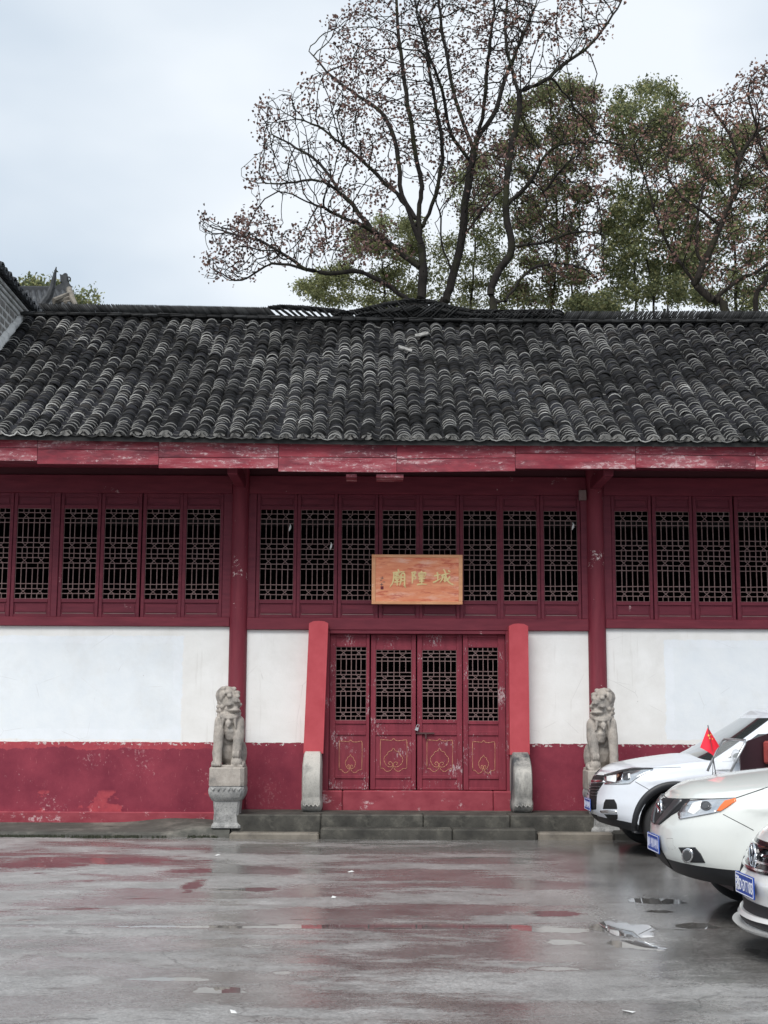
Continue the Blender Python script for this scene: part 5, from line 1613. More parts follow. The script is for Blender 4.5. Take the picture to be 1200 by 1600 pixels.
class Car:
    """body in its own frame: nose at x = 0, tail at x = L, camera side at -y"""

    def __init__(s, root, S):
        s.root, s.S = root, S; s.o = np.array(root.location)
        L = S['L']; vs_ = np.linspace(0, 1, S.get('nv', 44))
        fx_, fw = pchip(*S['nose']), pchip(*S['width']); zs = pchip(*S['shoulder']); zb = pchip(*S['bottom'])
        n = S.get('n', 2.5); cf = S['corner']
        half = []
        for v in vs_:
            x, y = ring_xy(float(fx_(v)), L - 0.10 * (v - 0.5) ** 2, float(fw(v)), cf, 0.5, n)
            z = zb(x) + (zs(x) - zb(x)) * v
            tp = 1 - S.get('taper', 0.05) * np.clip(1 - x / 1.1, 0, 1) ** 2
            y = y * tp
            for (wx, wz, wr) in S['wheels']:            # flared wheel arches
                rr = np.hypot(x - wx, z - wz); y = y + 0.026 * np.exp(-((rr - wr) / 0.075) ** 2) * (y > 0.6)
            y = y + S.get('crease', 0.012) * np.exp(-((v - 0.80) / 0.05) ** 2) * (x > 0.55) * (y > 0.5)
            half.append(np.stack([x, -y, z], 1))
        half = np.array(half)                            # v, u, 3
        nv, nu = half.shape[:2]
        cr = pchip(*S['crown']); M_ = 22
        top = half[-1]; cap = []
        hwid = np.abs(top[:, 1]).max()
        for k in range(1, M_):
            tt = -1 + k / M_                              # camera side edge towards the middle
            c = np.stack([top[:, 0], top[:, 1] * -tt * 1.0, top[:, 2] + cr(top[:, 0]) * (1 - tt ** 2) * np.clip(np.abs(top[:, 1]) / (hwid * 0.7), 0, 1)], 1)
            cap.append(c)
        mid = np.stack([top[:, 0], np.zeros(nu), top[:, 2] + cr(top[:, 0]) * np.clip(np.abs(top[:, 1]) / (hwid * 0.7), 0, 1)], 1)
        G = np.concatenate([half, np.array(cap), mid[None]], 0)
        V, Fq = [], []
        for mirror in (False, True):
            g = G.copy()
            if mirror: g[..., 1] *= -1
            off = sum(len(q) for q in V); V.append(g.reshape(-1, 3)); r, c = g.shape[:2]
            i, j = np.meshgrid(np.arange(r - 1), np.arange(c - 1), indexing='ij'); a = (i * c + j).ravel() + off
            f = np.stack([a, a + 1, a + 1 + c, a + c], 1)
            Fq.append(f if mirror else f[:, ::-1])
        V = np.concatenate(V); Fq = np.concatenate(Fq)
        # cut the wheel arches, snapping the rim of the hole to a circle
        keep_ = np.ones(len(Fq), bool)
        for (wx, wz, wr) in S['wheels']:
            d = np.hypot(V[:, 0] - wx, V[:, 2] - wz); ins = (d < wr) & (V[:, 2] < 0.86)
            keep_ &= ~ins[Fq].all(1)
        Fq = Fq[keep_]
        for (wx, wz, wr) in S['wheels']:
            d = np.hypot(V[:, 0] - wx, V[:, 2] - wz); ins = (d < wr) & (V[:, 2] < 0.86)
            k = np.where(ins & (V[:, 2] >= wz))[0]; sc_ = wr / np.maximum(d[k], 0.05)
            V[k, 0] = wx + (V[k, 0] - wx) * sc_; V[k, 2] = wz + (V[k, 2] - wz) * sc_
            k = np.where(ins & (V[:, 2] < wz))[0]; V[k, 0] = wx + np.sign(V[k, 0] - wx) * wr
        ok = np.array([len({tuple(np.round(V[i], 5)) for i in f}) > 2 for f in Fq]) if False else np.ones(len(Fq), bool)
        s.V, s.F = V, Fq[ok]
        fc = V[s.F].mean(1)
        skirt = np.zeros(len(s.F), bool)
        if 'skirt' in S:
            rowi = np.concatenate([np.repeat(np.arange(G.shape[0] - 1), G.shape[1] - 1)] * 2)[keep_]
            skirt = rowi < int(S['skirt'] * (nv - 1))
        for nm, sel, mt_ in (('body', ~skirt, S['paint']), ('lower_cladding', skirt, M['plastic'])):
            if not sel.any(): continue
            used = np.unique(s.F[sel]); mp = np.full(len(V), -1); mp[used] = np.arange(len(used))
            put(nm, np_mesh(nm, V[used], mp[s.F[sel]], mt_, smooth=True), root)
        s.bvh = BVHTree.FromPolygons([tuple(p) for p in V], [tuple(int(i) for i in f) for f in s.F])
        s.zs, s.cr = zs, cr
        m = MB(); m.box((0.45, -S['W'] / 2 + 0.24, 0.26), (L - 0.4, S['W'] / 2 - 0.24, 0.72))
        part('underbody', m, M['plastic'], root)
        for wi, (wx, wz, wr) in enumerate(S['wheels']):
            for sy in (-1, 1): s.wheel(wx, sy * (S['W'] / 2 - 0.13), sy)
            if S.get('cladding', True):
                for sy in (-1, 1): s.arch(wx, wz, wr, sy)
        s.greenhouse()

    def wheel(s, wx, wy, sy):
        R = s.S.get('R', 0.35); w = s.put_empty('wheel', (wx, wy, R))
        m = MB(); b = 0.112
        m.lathe([(R * 0.66, -b * .8), (R * 0.70, -b), (R * 0.92, -b), (R * 0.985, -b * .72), (R, -b * .4), (R, b * .4), (R * .985, b * .72), (R * .92, b), (R * .70, b), (R * .66, b * .8)], 44, axis='Y')
        part('tyre', m, M['tyre'], w, True)
        m = MB(); q = sy
        m.lathe([(R * 0.67, -b * .82), (R * 0.62, -b * .5), (R * 0.62, b * .5), (R * 0.67, b * .82)], 36, axis='Y')
        for k in range(5):
            a = 2 * PI * k / 5 + 0.3
            for da in (-0.16, 0.16):
                p0 = (0.05 * math.cos(a), q * 0.075, 0.05 * math.sin(a)); p1 = (R * .64 * math.cos(a + da), q * 0.085, R * .64 * math.sin(a + da))
                m.tube([p0, p1], [0.034, 0.024], 8)
        m.lathe([(0.0, q * 0.10), (0.055, q * 0.095), (0.06, q * 0.05)], 16, axis='Y')
        part('rim', m, M['alloy'], w, 'auto')
        m = MB(); m.lathe([(0.0, 0.0), (R * 0.62, 0.0)], 20, axis='Y'); part('brake', m, M['plastic'], w)

    def put_empty(s, name, loc):
        o = bpy.data.objects.new(name, None); COL.objects.link(o); o.parent = s.root; o.location = loc; return o

    def surf(s, x, z, sy):
        """body side surface at (x, z)"""
        h = s.bvh.ray_cast(Vector((x, sy * 3, z)), Vector((0, -sy, 0)))
        return h[0]

    def arch(s, wx, wz, wr, sy):
        m = MB(); rows = []
        for k in range(49):
            a = math.radians(-22 + 224 * k / 48); row = []
            for (dr, off) in ((-0.02, -0.05), (-0.004, 0.010), (0.035, 0.016), (0.068, 0.010), (0.076, -0.012)):
                x, z = wx + (wr + dr) * math.cos(a), wz + (wr + dr) * math.sin(a)
                zz = max(z, 0.27); p = s.surf(wx + (wr + 0.03) * math.cos(a), max(wz + (wr + 0.03) * math.sin(a), 0.30), sy)
                yb = p.y if p is not None else sy * s.S['W'] / 2
                row.append((x, yb + sy * off, zz))
            rows.append(row)
        m.grid(rows if sy > 0 else [r[::-1] for r in rows]); part('wheel_arch_trim', m, M['plastic'], s.root, True)

    def greenhouse(s):
        S = s.S; g = S['cabin']; nv = 15
        G = []
        for v in np.linspace(0, 1, nv):
            xf = g['cowl'] + (g['roof0'] - g['cowl']) * (v ** 0.93); xr = g['tail'] + (g['roof1'] - g['tail']) * v
            hw = g['w0'] + (g['w1'] - g['w0']) * v + 0.02 * math.sin(PI * v)
            x, y = ring_xy(xf, xr, hw, g['cf'], 0.30, 4.2, 30, 80)
            z0 = s.zs(x) + s.cr(x) * (1 - np.clip(y / 0.8, 0, 1) ** 2) * 0.9 - 0.01; z1 = g['roofz'] - 0.05 * np.clip((x - 2.6) / 2, 0, 1) - 0.07 * np.clip((2.3 - x) / 1.0, 0, 1) ** 2
            G.append(np.stack([x, -y, z0 + (z1 - z0) * v], 1))
        G = np.array(G); nu = G.shape[1]; top = G[-1]; cap = []
        for k in range(1, 13):
            tt = 1 - k / 12; cap.append(np.stack([top[:, 0], top[:, 1] * tt, top[:, 2] + 0.055 * (1 - tt ** 2)], 1))
        A = np.concatenate([G, np.array(cap)], 0)
        hwv = np.abs(G[:, :, 1]).max(1)
        bd, ws, sw, rw = [], [], [], []
        for i in range(len(A) - 1):
            for j in range(nu - 1):
                dest = bd
                if i < nv - 1:
                    v = (i + 0.5) / (nv - 1); p = G[i, j]; fr = abs(p[1]) / hwv[i]; side = j >= 30 and j < nu - 30
                    if j < 30 and fr < 0.93 and 0.02 < v < 0.95: dest = ws
                    elif j > nu - 30 and fr < 0.9 and 0.12 < v < 0.92: dest = rw
                    elif side and 0.04 < v < 0.90:
                        q = (j - 30) / (nu - 60)
                        if not any(abs(q - b) < 0.012 for b in (0.36, 0.68)) and 0.03 < q < 0.97: dest = sw
                    elif j < 30 and fr > 0.985 and 0.04 < v < 0.55: dest = sw
                dest.append((i, j))
        pos = [A, A * np.array([1, -1, 1])]

        def build(cells, mirror, off=0.0):
            vs_, fs_, mp = [], [], {}
            Q = pos[mirror]
            for (i, j) in cells:
                f = []
                for (a, b) in ((i, j), (i, j + 1), (i + 1, j + 1), (i + 1, j)):
                    if (a, b) not in mp: mp[(a, b)] = len(vs_); vs_.append(tuple(Q[a, b]))
                    f.append(mp[(a, b)])
                fs_.append(tuple(f) if mirror else tuple(f[::-1]))
            return vs_, fs_
        m = MB()
        for k in (0, 1): m.add(*build(bd, k))
        part('cabin_shell', m, S['paint'], s.root, True)
        m = MB()
        for k in (0, 1): m.add(*build(ws, k))
        part('windshield', m, M['glass'], s.root, True)
        for k in (0, 1):
            m = MB(); m.add(*build(sw, k)); part('side_window', m, M['glass'], s.root, True)
        m = MB()
        for k in (0, 1): m.add(*build(rw, k))
        part('rear_window', m, M['glass'], s.root, True)
        # dark seal along the window line, and the door mirrors
        for sy in (-1, 1):
            p = pos[0 if sy < 0 else 1]
            line = [tuple(p[13, j] + np.array([0, sy * 0.004, 0.0])) for j in range(27, nu - 32, 3)]
            m = MB(); m.tube(line, 0.008, 6); part('window_seal', m, M['gloss_black'], s.root, True)
            mx, my = g['mirror']; zz = g['mirz']
            m = MB(); bm_ = []
            for q in np.linspace(0, 1, 7):
                r_ = 0.085 * math.sin(PI * (0.22 + 0.60 * q)); bm_.append([(mx + 0.05 - 0.09 * math.sin(PI * (0.1 + 0.5 * q)) + 0.06 * math.cos(a), sy * (my + 0.22 * q), zz + r_ * 0.95 * math.sin(a)) for a in np.linspace(0, 2 * PI, 15)])
            m.grid(bm_ if sy > 0 else [r[::-1] for r in bm_]); m.tube([(mx + 0.06, sy * (my - 0.06), zz - 0.05), (mx + 0.06, sy * (my + 0.08), zz - 0.03)], 0.022, 8, 1)
            part('door_mirror', m, [S['paint'], M['gloss_black']], s.root, True)

    # ---- trim laid on the body: outlines measured in the photograph, dropped on the body's own surface
    def hit(s, px, py):
        o = Vector(CAM - s.o); d = Vector(ray(px, py)); h = s.bvh.ray_cast(o, d)
        if h[0] is None:
            return None
        n = h[1]; n = n if n.dot(d) < 0 else -n
        return h[0], n

    def patch(s, name, poly, mat, off=0.006, center=None, mirror=False, smooth=True, parent=None, rings=7, dens=4.0, thick=0.02):
        P = [np.array(p, float) for p in poly]; B = []
        for a, b in zip(P, P[1:] + P[:1]):
            k = max(1, int(np.linalg.norm(b - a) / dens)); B += [a + (b - a) * i / k for i in range(k)]
        c = np.array(center, float) if center is not None else np.mean(B, 0)
        rows = []
        last = None
        grid_pts = []
        for r in range(rings + 1):
            u = 1 - r / rings if r < rings else 0.02
            grid_pts.append([c + (b - c) * u for b in B])
        H = [[s.hit(*p) for p in row] for row in grid_pts]
        good = [h for row in H for h in row if h]
        if not good: return None
        for ri, row in enumerate(H):
            line = []
            for ci, h in enumerate(row):
                if h is None:                            # past the silhouette: take the nearest point that lies on the body
                    for rr in range(ri + 1, len(H)):
                        if H[rr][ci]: h = H[rr][ci]; break
                    h = h or good[0]
                line.append(h)
            rows.append(line)
        vs_ = [[h[0] - h[1] * thick for h in rows[0]]] + [[h[0] + h[1] * off for h in row] for row in rows]
        vs_ = [row + [row[0]] for row in vs_]
        out = []
        for k in range(2 if mirror else 1):
            m = MB(); g_ = [[(p[0], p[1] * (-1 if k else 1), p[2]) for p in row] for row in vs_]
            m.grid([r[::-1] for r in g_] if k == 0 else g_)
            out.append(part(name, m, mat, parent or s.root, smooth))
        return out[0]

    def line(s, name, pts, mat, r=0.004, off=0.0, mirror=True, n=5):
        Q = []
        for a, b in zip(pts[:-1], pts[1:]):
            a, b = np.array(a, float), np.array(b, float); k = max(1, int(np.linalg.norm(b - a) / 4))
            for i in range(k + 1):
                h = s.hit(*(a + (b - a) * i / k))
                if h: Q.append(h[0] + h[1] * off)
        if len(Q) < 2: return
        for k in range(2 if mirror else 1):
            m = MB(); m.tube([(p[0], p[1] * (-1 if k else 1), p[2]) for p in Q], r, n); part(name, m, mat, s.root, True)

    def plate(s, c, w=0.44, h=0.14, text=None, tilt=0.0):
        """number plate upright on the nose; c is its middle in the car's frame"""
        hx = s.bvh.ray_cast(Vector((-2, 0, c[2])), Vector((1, 0, 0)))[0].x
        c = (hx + c[0], 0.0, c[2]); pl_ = s.put_empty('number_plate', c); pl_.rotation_euler = (0, tilt, -PI / 2)
        m = MB(); m.box((-w / 2, -0.006, -h / 2), (w / 2, 0.004, h / 2), bev=0.003); part('plate_sheet', m, M['plate_blue'], pl_)
        m = MB(); q = 0.005
        for (a, b) in (((-w / 2 + .008, -.008, -h / 2 + .006), (w / 2 - .008, -.006, -h / 2 + .006 + q)), ((-w / 2 + .008, -.008, h / 2 - .006 - q), (w / 2 - .008, -.006, h / 2 - .006)),
                       ((-w / 2 + .006, -.0078, -h / 2 + .011), (-w / 2 + .006 + q, -.006, h / 2 - .011)), ((w / 2 - .006 - q, -.0078, -h / 2 + .011), (w / 2 - .006, -.006, h / 2 - .011))): m.box(a, b)
        part('plate_border', m, M['plate_white'], pl_)
        if text:
            me = text_mesh(text, 0.105); me.materials.clear(); me.materials.append(M['plate_white'])
            xs_ = [v.co.x for v in me.vertices]; wd = max(xs_) - min(xs_); cx = (max(xs_) + min(xs_)) / 2
            ys_ = [v.co.y for v in me.vertices]; cy = (max(ys_) + min(ys_)) / 2; hh = max(ys_) - min(ys_)
            for v in me.vertices: v.co = Vector(((v.co.x - cx) * 0.40 / wd, -0.008 - v.co.z * 0.5, (v.co.y - cy) * 0.095 / hh))
            put('plate_text', me, pl_)
        else:
            m = MB()                                     # characters too blurred to read: short pale strokes
            for k in range(7):
                x = -0.175 + k * 0.055 + (0.012 if k > 1 else 0)
                m.box((x - .012, -.0078, -.038), (x - .008, -.006, .038)); m.box((x + .004, -.0078, -.030 + .01 * (k % 3)), (x + .008, -.006, .03))
            tag(part('plate_text', m, M['plate_white'], pl_), kind='stuff')
        return pl_


def zpx(ox, oy, sc):
    return lambda pts: [(ox + x / sc, oy + y / sc) for x, y in pts]


# ---- first white SUV, nearest to the wall
c1p = at(921, 1257, -2.6)
root = thing('parked_car', 'bluish white SUV nearest the temple wall, its nose before the lion', 'car', (c1p[0] - 0.01, -2.6, GZ), 'cars parked facing the yard')
S1 = dict(L=4.66, W=1.84, paint=M['paint_white'], R=0.35, corner=0.62, n=2.5, taper=0.035,
          nose=([0, .12, .25, .40, .60, .78, .90, 1.0], [0.12, 0.05, 0.01, 0.0, 0.03, 0.06, 0.10, 0.17]),
          width=([0, .1, .3, .55, .8, .92, 1.0], [0.86, 0.905, 0.92, 0.92, 0.912, 0.89, 0.835]),
          shoulder=([0, .3, .7, 1.2, 1.8, 3.0, 4.7], [0.885, 0.945, 1.01, 1.065, 1.095, 1.12, 1.12]),
          bottom=([0, .25, .6, 4.0, 4.7], [0.35, 0.31, 0.24, 0.24, 0.34]), skirt=0.16,
          crown=([0, .4, 1.0, 1.5, 4.7], [0.05, 0.075, 0.085, 0.05, 0.05]),
          wheels=[(0.84, 0.36, 0.415), (3.62, 0.36, 0.415)],
          cabin=dict(cowl=1.12, roof0=1.98, tail=4.45, roof1=4.05, w0=0.85, w1=0.63, cf=0.42, roofz=1.60, mirror=(1.55, 0.90), mirz=1.13))
car1 = Car(root, S1)
z1 = zpx(905, 1160, 7.5)
hl = car1.patch('headlight', z1([(298, 392), (440, 345), (560, 318), (700, 306), (866, 311), (870, 325), (800, 352), (720, 392), (650, 442), (595, 488), (500, 493), (300, 494)]), M['lamp_silver'], 0.006, z1([(520, 405)])[0], True)
car1.patch('lamp_bezel', z1([(525, 366), (555, 358), (588, 358), (604, 400), (598, 436), (560, 448), (524, 446), (518, 405)]), M['lamp_dark'], 0.011, mirror=True)
car1.patch('lamp_lens', z1([(325, 402), (438, 388), (428, 470), (330, 456)]), M['lamp_white'], 0.012, mirror=True)
car1.patch('lamp_lens', z1([(575, 375), (598, 372), (604, 415), (580, 430)]), M['lamp_white'], 0.014, mirror=True)
car1.patch('lamp_bezel', z1([(300, 384), (440, 343), (560, 316), (700, 305), (868, 310), (700, 322), (560, 334), (440, 362), (300, 402)]), M['gunmetal'], 0.012, mirror=True)
car1.patch('lamp_bezel', z1([(455, 360), (520, 350), (500, 460), (440, 470)]), M['chrome'], 0.010, mirror=True)
car1.patch('upper_grille', z1([(205, 382), (296, 388), (292, 440), (200, 440), (150, 440), (160, 400)]), M['mesh_black'], 0.006)
gr = car1.patch('grille', z1([(140, 480), (292, 470), (212, 580), (200, 785), (150, 790), (120, 640)]), M['mesh_black'], 0.004, z1([(165, 600)])[0])
car1.patch('grille_bar', z1([(150, 445), (292, 448), (292, 468), (150, 470)]), M['chrome'], 0.014)
for k in range(4):
    yy = 520 + k * 34; car1.line('grille_slat', z1([(145, yy), (250 - 14 * k, yy + 4)]), M['gunmetal'], 0.006, 0.008)
car1.patch('fog_pocket', z1([(312, 668), (412, 668), (440, 720), (446, 780), (280, 780), (292, 710)]), M['mesh_black'], 0.004, mirror=True)
car1.patch('fog_strip', z1([(252, 797), (330, 792), (440, 803), (446, 830), (330, 828), (262, 822)]), M['chrome'], 0.012, mirror=True)
car1.patch('fog_pocket', z1([(296, 842), (452, 845), (452, 890), (440, 906), (348, 905)]), M['mesh_black'], 0.004, mirror=True)
car1.patch('lower_intake', z1([(142, 832), (208, 852), (224, 908), (150, 872)]), M['mesh_black'], 0.005)
car1.line('panel_gap', z1([(655, 460), (840, 566)]), M['plastic'], 0.0035)
car1.line('panel_gap', z1([(300, 378), (440, 338), (620, 296), (900, 300), (1190, 290)]), M['plastic'], 0.003)
car1.plate((-0.012, 0.0, 0.535), tilt=0.0)

# ---- second SUV, pearl white, with the flag
c2p = at(1023, 1317, -7.95)
root = thing('parked_car', 'pearl white SUV with amber indicators, the middle of the three cars', 'car', (c2p[0], -7.95, GZ), 'cars parked facing the yard')
S2 = dict(L=4.64, W=1.82, paint=M['paint_pearl'], R=0.355, corner=0.66, n=2.4, taper=0.04,
          nose=([0, .12, .25, .42, .60, .78, .90, 1.0], [0.16, 0.07, 0.02, 0.0, 0.01, 0.05, 0.09, 0.16]),
          width=([0, .1, .3, .55, .8, .92, 1.0], [0.85, 0.895, 0.91, 0.91, 0.90, 0.875, 0.82]),
          shoulder=([0, .3, .7, 1.2, 1.8, 3.0, 4.7], [0.925, 0.975, 1.03, 1.08, 1.12, 1.14, 1.14]),
          bottom=([0, .25, .6, 4.0, 4.7], [0.35, 0.32, 0.295, 0.26, 0.34]), skirt=0.19,
          crown=([0, .4, 1.0, 1.5, 4.7], [0.05, 0.08, 0.095, 0.05, 0.05]),
          wheels=[(0.93, 0.365, 0.41), (3.64, 0.365, 0.41)],
          cabin=dict(cowl=1.22, roof0=2.05, tail=4.42, roof1=4.0, w0=0.84, w1=0.62, cf=0.42, roofz=1.66, mirror=(1.62, 0.89), mirz=1.15))
car2 = Car(root, S2)
z2 = zpx(900, 1090, 4.0)
car2.patch('headlight', z2([(637, 725), (668, 680), (700, 645), (850, 635), (1000, 631), (1002, 648), (905, 714), (830, 731), (720, 750), (650, 762)]), M['lamp_silver'], 0.006, z2([(800, 690)])[0], True)
car2.patch('indicator', z2([(882, 712), (905, 680), (935, 648), (1000, 633), (1002, 648), (950, 684), (905, 713)]), M['amber'], 0.013, mirror=True)
car2.patch('lamp_lens', z2([(700, 720), (735, 660), (790, 650), (780, 700), (740, 735)]), M['lamp_white'], 0.012, mirror=True)
circ = lambda cx, cy, rx, ry: [(cx + rx * math.cos(a), cy + ry * math.sin(a)) for a in np.linspace(0, 2 * PI, 25)[:-1]]
car2.patch('lamp_bezel', z2(circ(815, 680, 34, 28)), M['gunmetal'], 0.011, mirror=True)
car2.patch('lamp_lens', z2(circ(815, 680, 22, 19)), M['lamp_dark'], 0.015, mirror=True)
car2.patch('lamp_bezel', z2([(645, 750), (760, 728), (880, 708), (880, 718), (760, 742), (652, 762)]), M['chrome'], 0.012, mirror=True)
car2.patch('grille', z2([(545, 628), (715, 636), (636, 715), (600, 735), (522, 796), (488, 790), (500, 700)]), M['mesh_black'], 0.004, z2([(570, 700)])[0])
car2.patch('grille_wing', z2([(625, 642), (668, 640), (560, 760), (520, 796), (505, 790), (545, 740)]), M['gunmetal'], 0.016, mirror=True)
car2.patch('fog_pocket', z2([(642, 936), (745, 935), (780, 975), (808, 1032), (720, 1030), (680, 1004)]), M['plastic'], 0.004, mirror=True)
e = z2([(701 + 34 * math.cos(a), 985 + 45 * math.sin(a)) for a in np.linspace(0, 2 * PI, 28)[:-1]])
car2.patch('fog_ring', e, M['chrome'], 0.012, mirror=True)
car2.patch('fog_lens', z2([(701 + 25 * math.cos(a), 985 + 34 * math.sin(a)) for a in np.linspace(0, 2 * PI, 24)[:-1]]), M['lamp_dark'], 0.016, mirror=True)
car2.patch('lower_intake', z2([(520, 925), (600, 1062), (540, 1045), (490, 1030), (485, 960)]), M['mesh_black'], 0.005, mirror=True)
car2.line('tow_cover', z2([(568, 880), (605, 880), (607, 920), (622, 940), (605, 950), (580, 945), (568, 920), (568, 880)]), M['gunmetal'], 0.0016, -0.001, False)
car2.line('panel_gap', z2([(920, 730), (1070, 808), (1110, 830)]), M['plastic'], 0.003)
car2.line('panel_gap', z2([(548, 628), (640, 634), (850, 634), (1000, 628), (1200, 560)]), M['plastic'], 0.0045)
pl2 = car2.plate((-0.012, 0.0, 0.557), text=None, tilt=0.0)
em = car2.put_empty('emblem', (car2.bvh.ray_cast(Vector((-2, 0, 0.83)), Vector((1, 0, 0)))[0].x - 0.012, 0.0, 0.83)); em.rotation_euler = (0, 0.25, -PI / 2)
m = MB(); m.tube([(0.066 * math.cos(a), 0, 0.062 * math.sin(a)) for a in np.linspace(0, 2 * PI, 33)], 0.011, 8); part('ring', m, M['chrome'], em, True)
m = MB(); m.box((-0.092, -0.014, -0.014), (0.092, 0.004, 0.014), bev=0.004); part('bar', m, M['chrome'], em)
m = MB(); m.tube([(-0.16, 0.035, 0.02), (-0.075, 0.0, -0.11), (-0.045, -0.004, -0.135), (0.045, -0.004, -0.135), (0.075, 0.0, -0.11), (0.16, 0.035, 0.02)], 0.017, 8); part('chrome_v', m, M['chrome'], em, True)

# ---- third car, white sedan cut by the right edge
c3p = at(1172, 1384, -10.0)
root = thing('parked_car', 'white sedan with chrome barred grille cut off by the right edge', 'car', (c3p[0] - 0.02, -10.0, GZ), 'cars parked facing the yard')
S3 = dict(L=4.55, W=1.72, paint=M['paint_sedan'], R=0.32, corner=0.62, n=2.3, taper=0.05, cladding=False, crease=0.008,
          nose=([0, .10, .2, .35, .52, .60, .80, 1.0], [0.04, 0.0, 0.03, 0.02, 0.0, 0.03, 0.08, 0.16]),
          width=([0, .1, .3, .55, .8, .92, 1.0], [0.82, 0.85, 0.86, 0.86, 0.85, 0.825, 0.765]),
          shoulder=([0, .3, .7, 1.2, 1.8, 3.0, 4.6], [0.765, 0.82, 0.88, 0.945, 0.985, 1.0, 1.02]),
          bottom=([0, .25, .6, 4.0, 4.6], [0.185, 0.18, 0.19, 0.2, 0.28]),
          crown=([0, .4, 1.0, 1.5, 4.6], [0.03, 0.055, 0.065, 0.04, 0.04]),
          wheels=[(0.88, 0.325, 0.355), (3.52, 0.325, 0.355)],
          cabin=dict(cowl=1.15, roof0=1.95, tail=4.1, roof1=3.3, w0=0.80, w1=0.57, cf=0.42, roofz=1.42, mirror=(1.5, 0.86), mirz=1.0))
car3 = Car(root, S3)
z3 = zpx(1140, 1280, 8.88)
W3 = S3['W'] / 2


def nose_strip(name, z0, z1, ymax, mat, off, bow=0.0, thick=0.02):
    """a strip across the sedan's nose, laid on its surface"""
    m = MB(); rows = []
    for zz in np.linspace(z0, z1, 5):
        row = []
        for y in np.linspace(-ymax, ymax, 41):
            h = car3.bvh.ray_cast(Vector((-2, y, zz + bow * (abs(y) / ymax) ** 2)), Vector((1, 0, 0)))
            x = h[0].x if h[0] is not None else 0.4
            row.append((x - off, y, zz + bow * (abs(y) / ymax) ** 2))
        rows.append(row)
    back = [[(p[0] + thick + off, p[1], p[2]) for p in rows[-1]], rows[-1]]
    m.grid([r[::-1] for r in rows]); m.grid([back[1][::-1], back[0][::-1]]); m.grid([[(p[0] + thick + off, p[1], p[2]) for p in rows[0]][::-1], rows[0][::-1]])
    return part(name, m, mat, root, True)


nose_strip('grille', 0.555, 0.748, 0.62, M['gloss_black'], 0.006, 0.02)
for zz in (0.572, 0.618, 0.664, 0.71): nose_strip('grille_bar', zz, zz + 0.013, 0.60, M['chrome'], 0.022, 0.02)
nose_strip('lower_intake', 0.285, 0.365, 0.66, M['mesh_black'], 0.006)
nose_strip('lower_strip', 0.262, 0.288, 0.74, M['paint_sedan'], 0.03, 0.03, 0.04)
nose_strip('lower_intake', 0.215, 0.260, 0.70, M['mesh_black'], 0.006)
nose_strip('splitter', 0.165, 0.205, 0.80, M['paint_sedan'], 0.075, 0.03, 0.10)
for sy in (-1, 1):
    m = MB(); rows = []
    for (u0, u1) in ((0.575, 0.715), (0.585, 0.735), (0.61, 0.755), (0.635, 0.775), (0.67, 0.79)):
        row = []
        for q in np.linspace(0, 1, 7):
            zz = u0 + (u1 - u0) * q; yy = 0.63 + (u0 - 0.575) / 0.095 * 0.17
            h = car3.bvh.ray_cast(Vector((-2, sy * yy, zz)), Vector((1, 0, 0))); row.append((h[0].x - 0.008 if h[0] is not None else 0.5, sy * yy, zz))
        rows.append(row)
    m.grid(rows if sy > 0 else [r[::-1] for r in rows]); part('headlight', m, M['lamp_silver'], root, True)
car3.plate((-0.014, 0.0, 0.468), text='湘D·DT103', tilt=0.0)
em = car3.put_empty('emblem', (car3.bvh.ray_cast(Vector((-2, 0, 0.655)), Vector((1, 0, 0)))[0].x - 0.02, 0.0, 0.655)); em.rotation_euler = (0, 0.25, -PI / 2)
m = MB(); m.lathe([(0.0, -0.010), (0.075, -0.010), (0.08, 0.01)], 32, axis='Y'); part('disc', m, M['gloss_black'], em, 'auto')
m = MB(); m.tube([(0.076 * math.cos(a), -0.012, 0.076 * math.sin(a)) for a in np.linspace(0, 2 * PI, 37)], 0.008, 8)
for sx in (-1, 1):
    m.tube([(sx * 0.030, -0.016, 0.068), (0.0, -0.016, 0.008)], 0.0065, 6)
    m.tube([(sx * 0.064, -0.016, 0.030), (sx * 0.032, -0.016, -0.062), (0.0, -0.016, -0.006)], 0.0065, 6)
part('ring', m, M['chrome'], em, True)

# ---- small three-wheeler in the gap, almost hidden by the pearl SUV
tw = thing('three_wheeler', 'small open three-wheeler with slanted screen between the two SUVs', 'three-wheeler', (3.38, -5.0, GZ))
WX = 0.46
m = MB(); rows = []
for (x, z, w) in ((0.03, 0.42, 0.30), (-0.02, 0.60, 0.36), (0.0, 0.80, 0.42), (0.05, 0.95, 0.45), (0.12, 1.02, 0.46)): rows.append([(x + 0.25 * (abs(y) / w) ** 3, y, z) for y in np.linspace(-w, w, 13)])
m.grid([r[::-1] for r in rows]); m.box((0.25, -0.5, 0.40), (2.0, 0.5, 0.46), bev=0.02); part('body', m, M['paint_white'], tw, True)
m = MB()
m.tube([(0.12, -0.46, 1.00), (0.20, -0.465, 1.16), (0.28, -0.46, 1.30), (0.30, -0.40, 1.335), (0.30, 0.40, 1.335), (0.28, 0.46, 1.30), (0.20, 0.465, 1.16), (0.12, 0.46, 1.0)], 0.013, 8)
part('frame', m, M['alloy'], tw, True)
m = MB(); m.grid([[(0.13, y, 1.0) for y in (-.44, 0, .44)], [(0.205, y, 1.16) for y in (-.45, 0, .45)], [(0.29, y, 1.32) for y in (-.43, 0, .43)]][::-1])
gl = bpy.data.materials.new('clear screen'); gl.use_nodes = True; gb = gl.node_tree.nodes['Principled BSDF']; gb.inputs['Base Color'].default_value = (0.9, 0.95, 0.95, 1); gb.inputs['Roughness'].default_value = 0.03; gb.inputs['Alpha'].default_value = 0.25
part('windscreen', m, gl, tw, True)
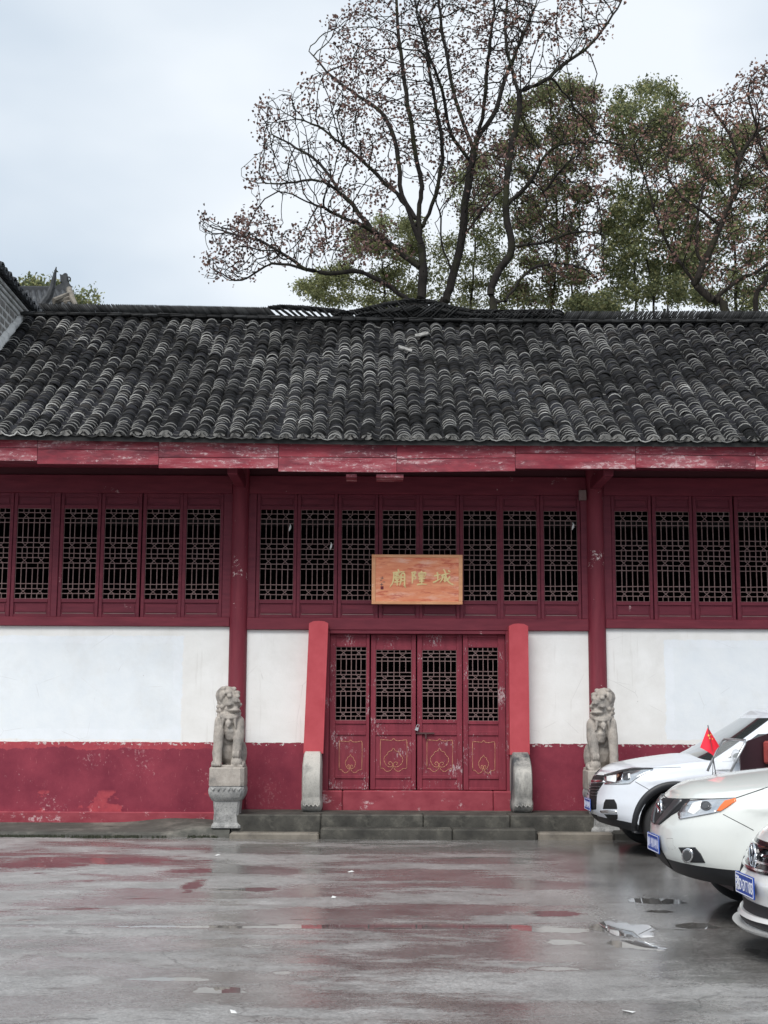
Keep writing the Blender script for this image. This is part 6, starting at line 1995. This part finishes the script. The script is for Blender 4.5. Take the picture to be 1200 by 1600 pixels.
m = MB(); m.box((1.86, -0.46, 0.46), (1.92, 0.46, 1.25), bev=0.02); part('cabin_panel', m, M['maroon'], tw)
m = MB(); m.prism([(0.30, 0.46), (1.86, 0.46), (1.86, 1.46), (0.62, 1.42), (0.36, 1.33), (0.27, 1.22)], -0.30, -0.26); part('side_panel', m, M['maroon'], tw)
m = MB(); m.box((0.50, -0.37, 1.10), (0.78, -0.31, 1.33), bev=0.02); part('cushion', m, M['cushion'], tw)
m = MB(); m.box((0.95, -0.40, 0.60), (1.5, 0.34, 0.78), bev=0.05); m.box((1.45, -0.40, 0.78), (1.62, 0.34, 1.36), bev=0.05); part('seat', m, M['cushion'], tw)
m = MB(); m.tube([(0.30, 0, 0.62), (0.42, 0, 1.02)], 0.02, 8); m.tube([(0.45, -0.27, 1.04), (0.40, -0.08, 1.02), (0.40, 0.08, 1.02), (0.45, 0.27, 1.04)], 0.016, 8); part('handlebar', m, M['plastic'], tw, True)
for (x, y) in ((0.22, 0.0), (1.6, -0.42), (1.6, 0.42)):
    m = MB(); m.lathe([(0.10, -0.035), (0.13, -0.05), (0.20, -0.05), (0.225, -0.02), (0.225, 0.02), (0.20, 0.05), (0.13, 0.05), (0.10, 0.035)], 28, axis='Y'); m.lathe([(0.0, 0.0), (0.11, 0.0)], 16, axis='Y')
    part('wheel', m, M['tyre'], tw, True, loc=(x, y, 0.225))
m = MB(); m.box((0.20, -0.05, 0.3), (0.32, 0.05, 0.62), bev=0.02); part('fork', m, M['plastic'], tw)

# ---- small flag standing on the far wing of the pearl SUV
fb = at(1119, 1211, -7.33)
h = car2.bvh.ray_cast(Vector((fb[0] - car2.o[0], 0.62, 3.0)), Vector((0, 0, -1)))
base = Vector((fb[0], -7.95 + 0.62, GZ + (h[0].z if h[0] is not None else 1.06)))
fl = thing('small_flag', 'small red flag with yellow stars standing on the pearl SUV bonnet', 'flag', tuple(base))
tip = Vector(at(1106, 1133, base.y)) - base
m = MB(); m.tube([(0, 0, -0.01), tuple(tip)], 0.0045, 6); m.tube([(-0.025, 0.03, -0.01), tuple(tip * 0.35)], 0.003, 6); part('pole', m, M['gunmetal'], fl)
m = MB(); rows = []
a, b, c, d = [Vector(at(*q, base.y)) - base for q in ((1106, 1136), (1094, 1168), (1115, 1181), (1124, 1166))]
for i in range(9):
    u = i / 8; row = []
    for j in range(11):
        v = j / 10; e0 = a.lerp(b, u); e1 = a.lerp(d, u); mid = a.lerp(c, u)
        p = e0.lerp(mid, v * 2) if v < .5 else mid.lerp(e1, v * 2 - 1)
        row.append((p.x, p.y - 0.035 * math.sin(v * PI * 2) * u, p.z))
    rows.append(row)
m.grid(rows[::-1]); m.grid([[(p[0], p[1] + 0.003, p[2]) for p in r] for r in rows]); part('cloth', m, M['flag'], fl, True)
m = MB()
for (px, py, r) in ((1105.5, 1149, 0.011), (1107, 1153.5, 0.007), (1111.5, 1154.5, 0.006), (1109, 1148, 0.005)):
    p = Vector(at(px, py, base.y)) - base
    st = [(p.x + (r if k % 2 == 0 else r * .45) * math.sin(k * PI / 5), p.z + (r if k % 2 == 0 else r * .45) * math.cos(k * PI / 5)) for k in range(10)]
    m.prism(st[::-1], p.y - 0.042, p.y - 0.036)
part('star', m, M['star'], fl)
